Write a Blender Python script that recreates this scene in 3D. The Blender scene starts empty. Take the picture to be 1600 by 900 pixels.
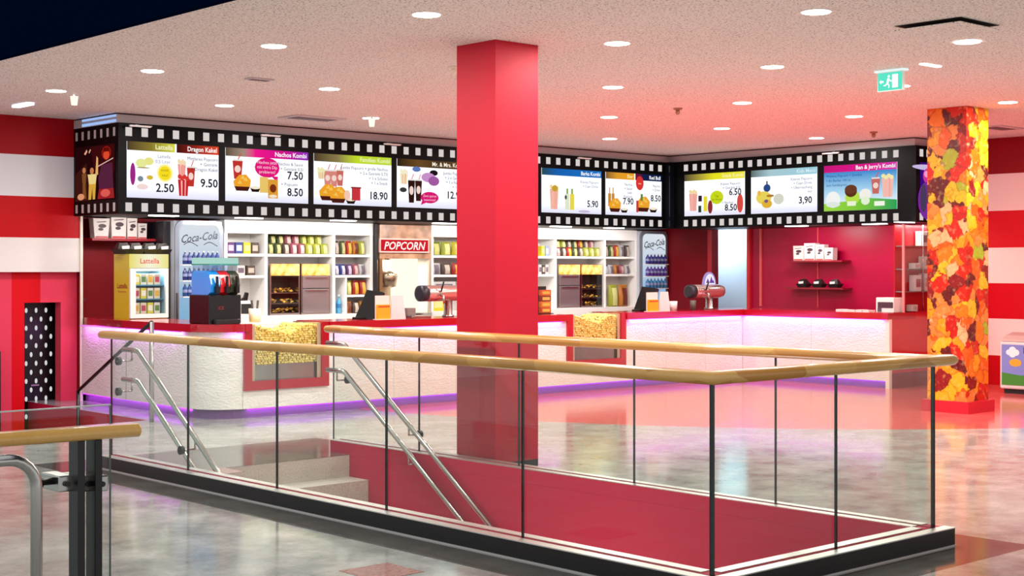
import bpy, bmesh, math, random
from mathutils import Vector, Matrix
random.seed(7)
SC = bpy.context.scene
COL = SC.collection

# ------------------------------------------------------------------ camera / world / exposure
F, EYE, YH = 2272.0, 1.60, 420.0          # focal length in pixels, eye height, horizon row (1600x900)
SI, CO = math.sin(math.radians(47.74)), math.cos(math.radians(47.74))
cam = bpy.data.cameras.new('camera'); camo = bpy.data.objects.new('camera', cam); COL.objects.link(camo)
camo.location = (0, 0, EYE); camo.rotation_euler = (math.pi/2, 0, math.radians(47.74-90))
cam.sensor_width = 36; cam.lens = F/1600*36; cam.shift_y = -(450-YH)/1600; cam.clip_end = 200
SC.camera = camo
w = bpy.data.worlds.new('mall'); SC.world = w; w.use_nodes = True
w.node_tree.nodes['Background'].inputs[0].default_value = (.97, .99, 1.0, 1)
w.node_tree.nodes['Background'].inputs[1].default_value = 0.85
SC.view_settings.view_transform = 'Standard'; SC.view_settings.look = 'None'
SC.view_settings.exposure = 0.0; SC.view_settings.gamma = 1.0; SC.view_settings.use_curve_mapping = False
SC.cycles.use_denoising = True
SC.cycles.max_bounces = 10; SC.cycles.transparent_max_bounces = 24; SC.cycles.sample_clamp_indirect = 6
DOWN_W, UNDER_W, LED_W = 40.0, 7.0, 3.2   # lamp powers

# real planes of the place (metres). X runs along the left menu wall, Y along the right one
CEIL = 3.40
YF, XF = 15.41, 17.38        # film fascia fronts
YW, XW = 16.83, 18.42        # walls behind
YL = 16.55                   # striped wall on the left
YC, XC = 13.43, 16.75        # counter fronts
CT = 1.01                    # counter top

def xa(px, Y): t = (px-800)/F; return Y*(CO+t*SI)/(SI-t*CO)   # where a sight line meets the wall plane Y
def ya(px, X): t = (px-800)/F; return X*(SI-t*CO)/(CO+t*SI)
def dep(X, Y): return X*CO+Y*SI
def za(py, X, Y): return EYE-(py-YH)*dep(X, Y)/F
def fl(px, py, z=0.0):
    d = (EYE-z)*F/(py-YH); r = (px-800)/F*d
    return (r*SI+d*CO, -r*CO+d*SI)

# ------------------------------------------------------------------ materials
def lin(h):
    if not isinstance(h, str): return h
    h = h.lstrip('#'); o = []
    for i in (0, 2, 4):
        v = int(h[i:i+2], 16)/255; o.append(v/12.92 if v <= .04045 else ((v+.055)/1.055)**2.4)
    return tuple(o)
_M = {}
def mat(c, rough=.5, metal=0., emit=0., spec=.5, coat=0., trans=0., name=None):
    key = (c, rough, metal, emit, spec, coat, trans)
    if key in _M: return _M[key]
    m = bpy.data.materials.new(name or 'paint'); m.use_nodes = True
    b = m.node_tree.nodes['Principled BSDF']; c4 = (*lin(c), 1)
    b.inputs['Base Color'].default_value = c4; b.inputs['Roughness'].default_value = rough
    b.inputs['Metallic'].default_value = metal; b.inputs['Specular IOR Level'].default_value = spec
    b.inputs['Coat Weight'].default_value = coat; b.inputs['Coat Roughness'].default_value = .05
    b.inputs['Transmission Weight'].default_value = trans
    if emit: b.inputs['Emission Color'].default_value = c4; b.inputs['Emission Strength'].default_value = emit
    _M[key] = m; return m
def glow(c, s=1.0):                        # backlit print / lamp
    key = ('glow', c, s)
    if key in _M: return _M[key]
    m = bpy.data.materials.new('backlit'); m.use_nodes = True; nt = m.node_tree; nt.nodes.clear()
    e = nt.nodes.new('ShaderNodeEmission'); o = nt.nodes.new('ShaderNodeOutputMaterial')
    e.inputs[0].default_value = (*lin(c), 1); e.inputs[1].default_value = s
    nt.links.new(e.outputs[0], o.inputs[0]); _M[key] = m; return m
def glow_ramp(stops, s=1.0, axis=0):       # backlit print with a colour run along one side
    m = bpy.data.materials.new('backlit_run'); m.use_nodes = True; nt = m.node_tree; nt.nodes.clear(); N = nt.nodes.new; L = nt.links.new
    tc = N('ShaderNodeTexCoord'); sp = N('ShaderNodeSeparateXYZ'); r = N('ShaderNodeValToRGB'); e = N('ShaderNodeEmission'); o = N('ShaderNodeOutputMaterial')
    L(tc.outputs['Generated'], sp.inputs[0]); L(sp.outputs[axis], r.inputs[0]); L(r.outputs[0], e.inputs[0]); e.inputs[1].default_value = s; L(e.outputs[0], o.inputs[0])
    ramp(r, stops); return m
def ramp(r, stops, const=False):
    cr = r.color_ramp; cr.interpolation = 'CONSTANT' if const else 'LINEAR'
    while len(cr.elements) > 1: cr.elements.remove(cr.elements[-1])
    cr.elements[0].position = stops[0][0]; cr.elements[0].color = (*lin(stops[0][1]), 1)
    for p, c in stops[1:]:
        e = cr.elements.new(p); e.color = (*lin(c), 1)
def nodes(name, rough=.5):
    m = bpy.data.materials.new(name); m.use_nodes = True; nt = m.node_tree; b = nt.nodes['Principled BSDF']
    b.inputs['Roughness'].default_value = rough
    tc = nt.nodes.new('ShaderNodeTexCoord'); return m, nt, b, nt.nodes.new, nt.links.new, tc
def noise(N, L, src, scale, detail=3, rough=.5):
    n = N('ShaderNodeTexNoise'); n.inputs['Scale'].default_value = scale; n.inputs['Detail'].default_value = detail; n.inputs['Roughness'].default_value = rough
    L(src, n.inputs['Vector']); return n
def math_(N, L, op, a, b):
    n = N('ShaderNodeMath'); n.operation = op
    for i, v in enumerate((a, b)):
        if v is None: continue
        if isinstance(v, (int, float)): n.inputs[i].default_value = v
        else: L(v, n.inputs[i])
    return n.outputs[0]
def mixc(N, L, fac, a, b):
    n = N('ShaderNodeMix'); n.data_type = 'RGBA'
    for s, v in ((n.inputs[0], fac), (n.inputs[6], a), (n.inputs[7], b)):
        if isinstance(v, (int, float)): s.default_value = v
        elif isinstance(v, (str, tuple)): s.default_value = (*lin(v), 1)
        else: L(v, s)
    return n.outputs[2]
def bump(N, L, b, h, strength=.3, dist=.01):
    n = N('ShaderNodeBump'); n.inputs['Strength'].default_value = strength; n.inputs['Distance'].default_value = dist
    L(h, n.inputs['Height']); L(n.outputs[0], b.inputs['Normal'])

def m_ceiling():
    m, nt, b, N, L, tc = nodes('acoustic_plaster', .9); s = tc.outputs['Object']
    n = noise(N, L, s, 62, 2); r = N('ShaderNodeValToRGB'); L(n.outputs[0], r.inputs[0])
    ramp(r, [(.33, '#7a6d63'), (.41, '#e2dbd5'), (.62, '#f2ede8')])
    L(r.outputs[0], b.inputs['Base Color']); bump(N, L, b, n.outputs[0], .25, .006); return m
def m_floor(dark=False):
    m, nt, b, N, L, tc = nodes('dark_granite' if dark else 'terrazzo', .13); s = tc.outputs['Object']
    big = noise(N, L, s, 2.6, 6, .7); fine = noise(N, L, s, 38, 3)
    r = N('ShaderNodeValToRGB'); L(big.outputs[0], r.inputs[0])
    ramp(r, [(.35, '#4d4a48'), (.65, '#66625e')] if dark else [(.34, '#868986'), (.5, '#adafaa'), (.66, '#cbcbc4')])
    base = mixc(N, L, math_(N, L, 'MULTIPLY', fine.outputs[0], .5), r.outputs[0], '#3c3a38' if dark else '#77706a')
    if not dark:                            # red terrazzo field in a wide arc round the counter
        sp = N('ShaderNodeSeparateXYZ'); L(s, sp.inputs[0])
        dx = math_(N, L, 'SUBTRACT', sp.outputs[0], 18.2); dy = math_(N, L, 'SUBTRACT', sp.outputs[1], 14.4)
        d2 = math_(N, L, 'ADD', math_(N, L, 'MULTIPLY', dx, dx), math_(N, L, 'MULTIPLY', dy, dy))
        red = math_(N, L, 'MULTIPLY', math_(N, L, 'LESS_THAN', d2, 8.4**2), math_(N, L, 'LESS_THAN', sp.outputs[1], YC+.2))
        rr = N('ShaderNodeValToRGB'); L(big.outputs[0], rr.inputs[0]); ramp(rr, [(.3, '#dc544e'), (.7, '#ea6c64')])
        base = mixc(N, L, red, base, rr.outputs[0])
    L(base, b.inputs['Base Color']); rg = N('ShaderNodeMapRange'); L(big.outputs[0], rg.inputs[0]); rg.inputs[3].default_value = .06; rg.inputs[4].default_value = .17
    L(rg.outputs[0], b.inputs['Roughness']); b.inputs['Specular IOR Level'].default_value = .5; return m
def m_wood():
    m, nt, b, N, L, tc = nodes('laminated_beech', .28); s = tc.outputs['Object']
    br = N('ShaderNodeTexNoise'); mp = N('ShaderNodeMapping'); L(s, mp.inputs[0]); mp.inputs['Scale'].default_value = (3, 3, 9); L(mp.outputs[0], br.inputs['Vector']); br.inputs['Scale'].default_value = 1.2; br.inputs['Detail'].default_value = 0
    v = N('ShaderNodeTexVoronoi'); L(mp.outputs[0], v.inputs['Vector']); v.inputs['Scale'].default_value = .9
    r = N('ShaderNodeValToRGB'); sp = N('ShaderNodeSeparateColor'); L(v.outputs['Color'], sp.inputs[0]); L(sp.outputs[0], r.inputs[0])
    ramp(r, [(0, '#c88a3a'), (.3, '#dca654'), (.7, '#e6b464'), (1, '#b67a30')])
    f = noise(N, L, s, 90, 3); base = mixc(N, L, math_(N, L, 'MULTIPLY', f.outputs[0], .3), r.outputs[0], '#a46a28')
    L(base, b.inputs['Base Color']); b.inputs['Coat Weight'].default_value = .5; return m
def m_relief():
    m, nt, b, N, L, tc = nodes('white_relief', .45); b.inputs['Base Color'].default_value = (*lin('#efe8e2'), 1)
    s = tc.outputs['Object']; mp = N('ShaderNodeMapping'); L(s, mp.inputs[0]); mp.inputs['Scale'].default_value = (1, 1, 1.8)
    n = noise(N, L, mp.outputs[0], 26, 2); bump(N, L, b, n.outputs[0], .6, .015); return m
def m_candy():
    m, nt, b, N, L, tc = nodes('candy_print', .35); s = tc.outputs['Object']
    dn = noise(N, L, s, 9, 2); vm = N('ShaderNodeVectorMath'); vm.operation = 'MULTIPLY_ADD'; L(dn.outputs['Color'], vm.inputs[0]); vm.inputs[1].default_value = (.16, .16, .16); L(s, vm.inputs[2])
    v = N('ShaderNodeTexVoronoi'); v.inputs['Scale'].default_value = 6.4; L(vm.outputs[0], v.inputs['Vector'])
    sc = N('ShaderNodeSeparateColor'); L(v.outputs['Color'], sc.inputs[0]); r = N('ShaderNodeValToRGB'); L(sc.outputs[0], r.inputs[0])
    ramp(r, [(0, '#cc1c0c'), (.14, '#e8600e'), (.28, '#f5a016'), (.4, '#f0bc20'), (.5, '#4a0a16'), (.6, '#e88a3c'), (.67, '#7a0e18'), (.74, '#a0b428'), (.81, '#f07c0e'), (.89, '#eeb880'), (.95, '#b81410')], True)
    n2 = noise(N, L, s, 26, 3); fac = N('ShaderNodeMapRange'); L(n2.outputs[0], fac.inputs[0]); fac.inputs[1].default_value = .35; fac.inputs[2].default_value = .75; fac.inputs[3].default_value = 0; fac.inputs[4].default_value = .28
    base = mixc(N, L, fac.outputs[0], r.outputs[0], '#c8400a'); n3 = noise(N, L, s, 17, 1); f3 = N('ShaderNodeMapRange'); L(n3.outputs[0], f3.inputs[0]); f3.inputs[1].default_value = .55; f3.inputs[2].default_value = .8; f3.inputs[4].default_value = .25
    base = mixc(N, L, f3.outputs[0], base, '#ffe6a8')
    ve = N('ShaderNodeTexVoronoi'); ve.feature = 'DISTANCE_TO_EDGE'; ve.inputs['Scale'].default_value = 6.4; L(vm.outputs[0], ve.inputs['Vector'])
    ed = N('ShaderNodeMapRange'); L(ve.outputs['Distance'], ed.inputs[0]); ed.inputs[1].default_value = 0; ed.inputs[2].default_value = .07; ed.inputs[3].default_value = .45; ed.inputs[4].default_value = 0
    base = mixc(N, L, ed.outputs[0], base, '#5a1a08')
    L(base, b.inputs['Base Color']); b.inputs['Specular IOR Level'].default_value = .3; return m
def m_glass(tint='#f4faf7', refl=1.0):
    m = bpy.data.materials.new('clear_glass'); m.use_nodes = True; nt = m.node_tree; nt.nodes.clear(); N = nt.nodes.new; L = nt.links.new
    t = N('ShaderNodeBsdfTransparent'); t.inputs[0].default_value = (*lin(tint), 1); g = N('ShaderNodeBsdfGlossy'); g.inputs['Roughness'].default_value = .01
    lw = N('ShaderNodeLayerWeight'); lw.inputs[0].default_value = .5
    p = math_(N, L, 'POWER', lw.outputs['Facing'], 5.0); k = math_(N, L, 'ADD', math_(N, L, 'MULTIPLY', p, .9), .035*refl)
    mx = N('ShaderNodeMixShader'); L(k, mx.inputs[0]); L(t.outputs[0], mx.inputs[1]); L(g.outputs[0], mx.inputs[2])
    o = N('ShaderNodeOutputMaterial'); L(mx.outputs[0], o.inputs[0]); return m
def m_stripes(z_edges, cols, name):        # painted horizontal bands, lowest first
    m, nt, b, N, L, tc = nodes(name, .42); sp = N('ShaderNodeSeparateXYZ'); L(tc.outputs['Object'], sp.inputs[0])
    mr = N('ShaderNodeMapRange'); L(sp.outputs[2], mr.inputs[0]); mr.inputs[1].default_value = -1; mr.inputs[2].default_value = 4
    r = N('ShaderNodeValToRGB'); L(mr.outputs[0], r.inputs[0]); ramp(r, [(0, cols[0])]+[((z+1)/5, c) for z, c in zip(z_edges, cols[1:])], True)
    b.inputs['Specular IOR Level'].default_value = .15
    L(r.outputs[0], b.inputs['Base Color']); return m
def m_bands_x(edges, cols, lo, hi, name):
    m, nt, b, N, L, tc = nodes(name, .42); sp = N('ShaderNodeSeparateXYZ'); L(tc.outputs['Object'], sp.inputs[0])
    mr = N('ShaderNodeMapRange'); L(sp.outputs[0], mr.inputs[0]); mr.inputs[1].default_value = lo; mr.inputs[2].default_value = hi
    r = N('ShaderNodeValToRGB'); L(mr.outputs[0], r.inputs[0]); ramp(r, [(0, cols[0])]+[((z-lo)/(hi-lo), c) for z, c in zip(edges, cols[1:])], True)
    b.inputs['Specular IOR Level'].default_value = .15
    L(r.outputs[0], b.inputs['Base Color']); return m
def m_speckle(name, c1, c2, scale, rough=.6, emit=0):
    m, nt, b, N, L, tc = nodes(name, rough); n = noise(N, L, tc.outputs['Object'], scale, 3); r = N('ShaderNodeValToRGB'); L(n.outputs[0], r.inputs[0])
    ramp(r, [(.35, c1), (.65, c2)]); L(r.outputs[0], b.inputs['Base Color'])
    if emit: L(r.outputs[0], b.inputs['Emission Color']); b.inputs['Emission Strength'].default_value = emit
    return m

RED = '#c8102a'
M_CEIL, M_FLOOR, M_DARKF, M_WOOD, M_RELIEF, M_CANDY = m_ceiling(), m_floor(), m_floor(True), m_wood(), m_relief(), m_candy()
M_GLASS = m_glass(); M_SHOWGLASS = m_glass('#fbfdfc', .6)
M_EDGE = mat('#0c1f1b', .15, name='glass_edge'); M_STEEL = mat('#b9b6b2', .22, 1., name='brushed_steel'); M_DSTEEL = mat('#3c3a3a', .3, 1., name='dark_steel')
M_ALU = mat('#d8d6d2', .35, 1., name='aluminium'); M_BLACK = mat('#0a0a0c', .3, name='black_gloss'); M_BLACKM = mat('#101012', .6)
M_WHITE = mat('#f1eeea', .45, name='white_paint'); M_REDTOP = mat('#a8061c', .2, coat=.4, name='red_laminate'); M_WELL = mat('#b91a40', .7, spec=.2, name='red_wall_paint')
M_REDW = mat('#b00d20', .4, name='red_wall'); M_PILLAR = mat('#c3142e', .55, spec=.25, name='red_pillar_paint'); M_NAVY = mat('#020b22', .9, spec=0., name='navy_paint')
M_GREY = mat('#b7aeb0', .6, name='grey_paint'); M_LAMP = glow('#fff6e6', 14.0); M_LED = glow('#c23cf0', 2.2); M_STRIP = glow('#fff4e8', 9.0)
M_FILM = mat('#030304', .45, spec=.12, name='film_black'); M_HOLE = glow('#efe6e2', .8)
M_POP = m_speckle('popcorn', '#e0b030', '#fff0a0', 60, .7); M_CREAM = mat('#f3e7d8', .5)

# ------------------------------------------------------------------ mesh builder
class G:
    def __init__(s): s.bm = bmesh.new()
    def face(s, pts, mi=0):
        f = s.bm.faces.new([s.bm.verts.new(p) for p in pts]); f.material_index = mi; return f
    def box(s, x0, x1, y0, y1, z0, z1, mi=0, bev=0):
        x0, x1 = sorted((x0, x1)); y0, y1 = sorted((y0, y1)); z0, z1 = sorted((z0, z1))
        v = [s.bm.verts.new(p) for p in ((x0,y0,z0),(x1,y0,z0),(x1,y1,z0),(x0,y1,z0),(x0,y0,z1),(x1,y0,z1),(x1,y1,z1),(x0,y1,z1))]
        fs = [s.bm.faces.new([v[i] for i in q]) for q in ((3,2,1,0),(4,5,6,7),(0,1,5,4),(1,2,6,5),(2,3,7,6),(3,0,4,7))]
        for f in fs: f.material_index = mi
        if bev:
            es = list({e for f in fs for e in f.edges})
            r = bmesh.ops.bevel(s.bm, geom=es, offset=bev, segments=2, profile=.5, affect='EDGES')
            for f in r['faces']: f.material_index = mi
        return s
    def prism(s, poly, z0, z1, mi=0, M=None):     # polygon in xy, extruded in z, optional matrix
        M = M or Matrix(); n = len(poly)
        lo = [s.bm.verts.new(M @ Vector((p[0], p[1], z0))) for p in poly]; hi = [s.bm.verts.new(M @ Vector((p[0], p[1], z1))) for p in poly]
        fs = [s.bm.faces.new(lo[::-1]), s.bm.faces.new(hi)]
        for i in range(n): fs.append(s.bm.faces.new((lo[i], lo[(i+1) % n], hi[(i+1) % n], hi[i])))
        for f in fs: f.material_index = mi
        return s
    def lathe(s, prof, cx=0, cy=0, seg=16, mi=0, M=None, caps=True):   # prof [(r,z)...]; mi int or one per band
        M = M or Matrix(); rings = []
        for r, z in prof: rings.append([s.bm.verts.new(M @ Vector((cx+r*math.cos(2*math.pi*k/seg), cy+r*math.sin(2*math.pi*k/seg), z))) for k in range(seg)])
        for j in range(len(rings)-1):
            for k in range(seg):
                f = s.bm.faces.new((rings[j][k], rings[j][(k+1) % seg], rings[j+1][(k+1) % seg], rings[j+1][k])); f.smooth = True
                f.material_index = mi if isinstance(mi, int) else mi[j]
        if caps:
            a = s.bm.faces.new(rings[0][::-1]); b = s.bm.faces.new(rings[-1])
            a.material_index = mi if isinstance(mi, int) else mi[0]; b.material_index = mi if isinstance(mi, int) else mi[-1]
        return s
    def tube(s, pts, r, seg=10, mi=0):
        pts = [Vector(p) for p in pts]; rings = []
        for i, p in enumerate(pts):
            d = ((pts[i]-pts[i-1]).normalized() if i else Vector()) + ((pts[i+1]-pts[i]).normalized() if i < len(pts)-1 else Vector())
            d.normalize(); a = d.orthogonal() if abs(d.z) > .98 else d.cross(Vector((0, 0, 1)))
            a.normalize(); b = d.cross(a).normalized()
            rings.append([s.bm.verts.new(p+r*(math.cos(2*math.pi*k/seg)*a+math.sin(2*math.pi*k/seg)*b)) for k in range(seg)])
        for j in range(len(rings)-1):
            best = min(range(seg), key=lambda o: sum((rings[j][k].co-rings[j+1][(k+o) % seg].co).length for k in (0, seg//3)))
            for k in range(seg):
                f = s.bm.faces.new((rings[j][k], rings[j][(k+1) % seg], rings[j+1][(k+1+best) % seg], rings[j+1][(k+best) % seg])); f.smooth = True; f.material_index = mi
        for q in (rings[0][::-1], rings[-1]): s.bm.faces.new(q).material_index = mi
        return s
    def sweep(s, path, prof, mi=0, cap=.05):      # profile (side, up) along a level path with mitred corners, rounded ends
        P = [Vector(p) for p in path]; rings = []
        def ring(c, side, k=1): return [s.bm.verts.new(c+side*(a*k)+Vector((0, 0, b*k))) for a, b in prof]
        n = len(P)
        for i in range(n):
            d0 = (P[i]-P[i-1]).normalized() if i else (P[1]-P[0]).normalized(); d1 = (P[i+1]-P[i]).normalized() if i < n-1 else d0
            s0 = Vector((d0.y, -d0.x, 0)); s1 = Vector((d1.y, -d1.x, 0)); bis = (s0+s1).normalized(); side = bis/max(.3, bis.dot(s0))
            if i == 0 and cap:
                for t, k in ((1, .35), (.8, .7), (.45, .92)): rings.append(ring(P[0]-d1*cap*t, side, k))
            rings.append(ring(P[i], side))
            if i == n-1 and cap:
                for t, k in ((.45, .92), (.8, .7), (1, .35)): rings.append(ring(P[i]+d0*cap*t, side, k))
        m = len(prof)
        for j in range(len(rings)-1):
            for k in range(m):
                f = s.bm.faces.new((rings[j][k], rings[j][(k+1) % m], rings[j+1][(k+1) % m], rings[j+1][k])); f.material_index = mi; f.smooth = True
        s.bm.faces.new(rings[0][::-1]); s.bm.faces.new(rings[-1]); return s
    def add_mesh(s, me, M, mi=0):
        t = bmesh.new(); t.from_mesh(me); t.transform(M)
        mp = {v: s.bm.verts.new(v.co) for v in t.verts}
        for f in t.faces:
            try: g = s.bm.faces.new([mp[v] for v in f.verts]); g.material_index = mi
            except ValueError: pass
        t.free(); return s

ORG = {}
def obj(name, g, mats, parent=None, smooth=False):
    me = bpy.data.meshes.new(name)
    if parent is not None: g.bm.transform(Matrix.Translation(-ORG[parent.name]))
    bmesh.ops.recalc_face_normals(g.bm, faces=g.bm.faces); g.bm.to_mesh(me); g.bm.free()
    for m in (mats if isinstance(mats, (list, tuple)) else [mats]): me.materials.append(m)
    if smooth:
        for p in me.polygons: p.use_smooth = True
    o = bpy.data.objects.new(name, me); COL.objects.link(o); ORG[o.name] = Vector()
    if parent is not None: o.parent = parent; ORG[o.name] = ORG[parent.name]
    return o
def tag(o, label, cat, group=None):
    o['label'] = label; o['category'] = cat
    if group: o['group'] = group
    return o
def thing(name, label, cat, loc=(0, 0, 0), group=None):
    o = bpy.data.objects.new(name, None); COL.objects.link(o); o.empty_display_size = .1; o.location = loc; ORG[o.name] = Vector(loc)
    return tag(o, label, cat, group)
def struct(name, g, mats, parent=None):
    o = obj(name, g, mats, parent)
    if parent is None: o['kind'] = 'structure'
    return o
def place(g, name, mats, loc, label, cat, group=None, smooth=False):   # a thing that is one mesh, its origin at loc
    o = obj(name, g, mats, None, smooth); o.data.transform(Matrix.Translation(-Vector(loc))); o.location = loc; ORG[o.name] = Vector(loc)
    return tag(o, label, cat, group)
def share(name, me, parent, loc, rot=None):
    o = bpy.data.objects.new(name, me); COL.objects.link(o); o.parent = parent; o.location = Vector(loc)-ORG[parent.name]; ORG[o.name] = ORG[parent.name]
    if rot: o.rotation_euler = rot
    return o
def mesh_of(g, mats):
    me = bpy.data.meshes.new('piece'); bmesh.ops.recalc_face_normals(g.bm, faces=g.bm.faces); g.bm.to_mesh(me); g.bm.free()
    for m in (mats if isinstance(mats, (list, tuple)) else [mats]): me.materials.append(m)
    return me
def clone(o, loc, label, group=None, rz=None):
    r = o.copy(); COL.objects.link(r); r.location = loc; r['label'] = label
    if group: r['group'] = group
    if rz is not None: r.rotation_euler = (0, 0, rz)
    for ch in list(o.children):
        c = ch.copy(); COL.objects.link(c); c.parent = r
        for s in list(ch.children):
            d = s.copy(); COL.objects.link(d); d.parent = c
    return r
def ordinal(i): return ['first', 'second', 'third', 'fourth', 'fifth', 'sixth', 'seventh', 'eighth', 'ninth', 'tenth', 'eleventh', 'twelfth'][i]
_T = {}
def text_me(s, shear=0.0, bold=0.0):
    k = (s, shear, bold)
    if k in _T: return _T[k]
    cu = bpy.data.curves.new('lettering', 'FONT'); cu.body = s; cu.shear = shear; cu.offset = bold; cu.resolution_u = 2
    o = bpy.data.objects.new('lettering', cu); COL.objects.link(o)
    dg = bpy.context.evaluated_depsgraph_get(); me = bpy.data.meshes.new_from_object(o.evaluated_get(dg))
    bpy.data.objects.remove(o); bpy.data.curves.remove(cu)
    xs = [v.co.x for v in me.vertices]; ys = [v.co.y for v in me.vertices]
    _T[k] = (me, min(xs), max(xs), min(ys), max(ys)); return _T[k]
def frame(P0, U, N):                         # matrix from (u, v, n) to the world: v is up, n comes out of the face
    U = Vector(U); N = Vector(N); V = Vector((0, 0, 1)); P = Vector(P0)
    return Matrix(((U.x, V.x, N.x, P.x), (U.y, V.y, N.y, P.y), (U.z, V.z, N.z, P.z), (0, 0, 0, 1)))
def put_text(g, s, Fm, u, v, h, n=.004, maxw=None, align='l', shear=0., bold=0., mi=0, rise=0.):
    me, x0, x1, y0, y1 = text_me(s, shear, bold); k = h/.70; wd = (x1-x0)*k; kx = k
    if maxw and wd > maxw: kx = k*maxw/wd; wd = maxw
    ou = u-x0*kx - (wd if align == 'r' else wd/2 if align == 'c' else 0)
    A = Matrix(((kx, 0, 0, ou), (rise*kx, k, 0, v), (0, 0, 1, n), (0, 0, 0, 1))); g.add_mesh(me, Fm @ A, mi); return wd
def flat(g, Fm, pts, n, mi=0): g.face([Fm @ Vector((a, b, n)) for a, b in pts], mi)
def ell(cu, cv, ru, rv, k=18): return [(cu+ru*math.cos(2*math.pi*i/k), cv+rv*math.sin(2*math.pi*i/k)) for i in range(k)]
def lamp(name, kind, loc, power, size, parent=None, col=(1, .93, .85), rot=(0, 0, 0), size_y=None, spread=None):
    l = bpy.data.lights.new(name, 'AREA'); l.energy = power; l.color = col; l.shape = kind; l.size = size
    if size_y: l.size_y = size_y
    if spread: l.spread = math.radians(spread)
    o = bpy.data.objects.new(name, l); COL.objects.link(o); o.rotation_euler = rot
    if parent is not None: o.parent = parent; o.location = Vector(loc)-ORG[parent.name]
    else: o.location = loc
    return o

# ------------------------------------------------------------------ floor, ceiling, walls, stair wells
CN0, CN1 = 5.40, 5.58        # near curb in X
CF0, CF1 = 7.38, 7.55        # far curb in X
CE0, CE1 = 4.50, 4.68        # end curb in Y
YS = 10.20                   # top of the stair
g = G()
xs = [-4, 5.08, CN1, CF0, 7.88, 30]; ys = [-4, 4.18, CE1, YS, 11.43, 13.95, 16.35, 30]
xs2 = [-4, 5.7, 7.47, 30]
def cell(x0, x1, y0, y1, mi): g.face([(x0, y0, 0), (x1, y0, 0), (x1, y1, 0), (x0, y1, 0)], mi)
for j in range(4):
    for i in range(5):
        if i == 2 and j == 2: continue
        dark = 1 <= i <= 3 and 1 <= j <= 3
        cell(xs[i], xs[i+1], ys[j], ys[j+1], 1 if dark else 0)
cell(-4, 30, 11.43, 13.95, 0); cell(-4, 5.7, 13.95, 16.35, 0); cell(7.47, 30, 13.95, 16.35, 0); cell(7.47, 30, 16.35, 30, 0)
floor = struct('floor', g, [M_FLOOR, M_DARKF])
for (px, py) in ((596, 893), (338, 737)):
    x, y = fl(px, py); gg = G(); gg.box(x-.16, x+.16, y-.16, y+.16, 0, .002); struct('tile', gg, m_speckle('red_terrazzo', '#8a5a55', '#b07a72', 40, .15), floor)
g = G()
g.box(CF0, CF0+.15, CE1-.1, YS+.44, -2.7, -.001); g.box(CN1-.1, CN1, CE1-.1, YS, -2.7, -.001); g.box(CN1, CF0, CE1-.1, CE1, -2.7, -.001)
struct('wall_stairwell', g, M_WELL)
g = G(); g.box(CN1, CF0, CE1, 7.6, -2.75, -2.65); struct('floor_lower', g, M_FLOOR)
st = bpy.data.objects.new('stairs', None); COL.objects.link(st); st['kind'] = 'structure'; ORG[st.name] = Vector()
M_STEP = m_speckle('step_terrazzo', '#b8aea4', '#cfc6bb', 80, .35)
struct('step', G().box(CN1+.002, CF0-.002, YS, YS+.3, -.7, -.002), M_STEP, st)
lamp('stairwell_fill', 'RECTANGLE', (6.3, 7.0, -1.3), 26, 1.2, None, (1, .95, .9), (math.radians(180), 0, 0), .8)  # unseen fill light, added to brighten the red stairwell walls
for k in range(13):
    gg = G(); y1 = YS-.27*k; z1 = -.187*(k+1); gg.box(CN1+.002, CF0-.002, y1-.27, y1, z1-.6 if k else z1-.5, z1, 0)
    struct('step', gg, M_STEP, st)
# small stair down to the door on the left
g = G(); g.box(7.47, 7.6, 13.95, 16.9, -.95, -.001); g.box(5.6, 5.7, 13.95, 16.9, -.95, -.001); struct('wall_left_stairwell', g, M_WELL)
st2 = bpy.data.objects.new('stairs_left', None); COL.objects.link(st2); st2['kind'] = 'structure'; ORG[st2.name] = Vector()
for k in range(5):
    gg = G(); gg.box(5.702, 7.468, 13.95+.28*k, 13.95+.28*(k+1), -.95, -.17*(k+1)); struct('step', gg, M_STEP, st2)
g = G(); g.box(5.7, 7.47, 15.35, 16.98, -.95, -.86); struct('floor_left_landing', g, M_FLOOR)

g = G(); g.box(5.15, 19.5, -4, 18.5, CEIL, CEIL+.12); struct('ceiling', g, M_CEIL)
g = G(); g.box(5.08, 5.15, -4, 18.5, CEIL-.012, 6.5); struct('wall_bulkhead', g, M_NAVY)
# left striped wall, lower part set back in pink and red bands, niche with the perforated door
XE = xa(127, YL)             # where the striped wall ends at the counter
z = [za(y, xa(60, YL), YL) for y in (425, 373, 308, 243)]
g = G(); g.box(2.5, XE, YL, YL+.27, z[0], CEIL)
struct('wall_left', g, m_stripes([z[1], z[2], z[3]], ['#e9e2e0', '#c00512', '#e4e4ec', '#a30010'], 'striped_paint'))
xd0, xd1, xr = xa(50, YL+.12), xa(95, YL+.12), xa(38, YL+.12)
M_LOW = m_bands_x([xa(18, YL+.12), xa(62, YL+.12)], ['#e0405a', '#d80818', '#e4415c'], 2, 9, 'pink_red_bands')
zt = za(473, xd0, YL+.12)
g = G(); g.box(2.5, xr, YL+.12, YL+.27, -.95, z[0]); g.box(xd1, XE, YL+.12, YL+.27, -.95, z[0]); g.box(xr, xd1, YL+.12, YL+.27, zt, z[0])
struct('wall_left_lower', g, M_LOW)
g = G(); g.box(xr-.05, xr, YL+.27, YL+.62, -.9, zt+.05); g.box(xr, xd1+.4, YL+.6, YL+.66, -.9, zt+.05); g.box(xr-.05, xd1+.4, YL+.27, YL+.62, zt, zt+.05); struct('wall_niche', g, mat('#6d0512', .5))
door = struct('door_1', G().box(xd0-.03, xd1+.06, YL+.40, YL+.44, -.86, zt-.004), M_BLACK)
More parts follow.
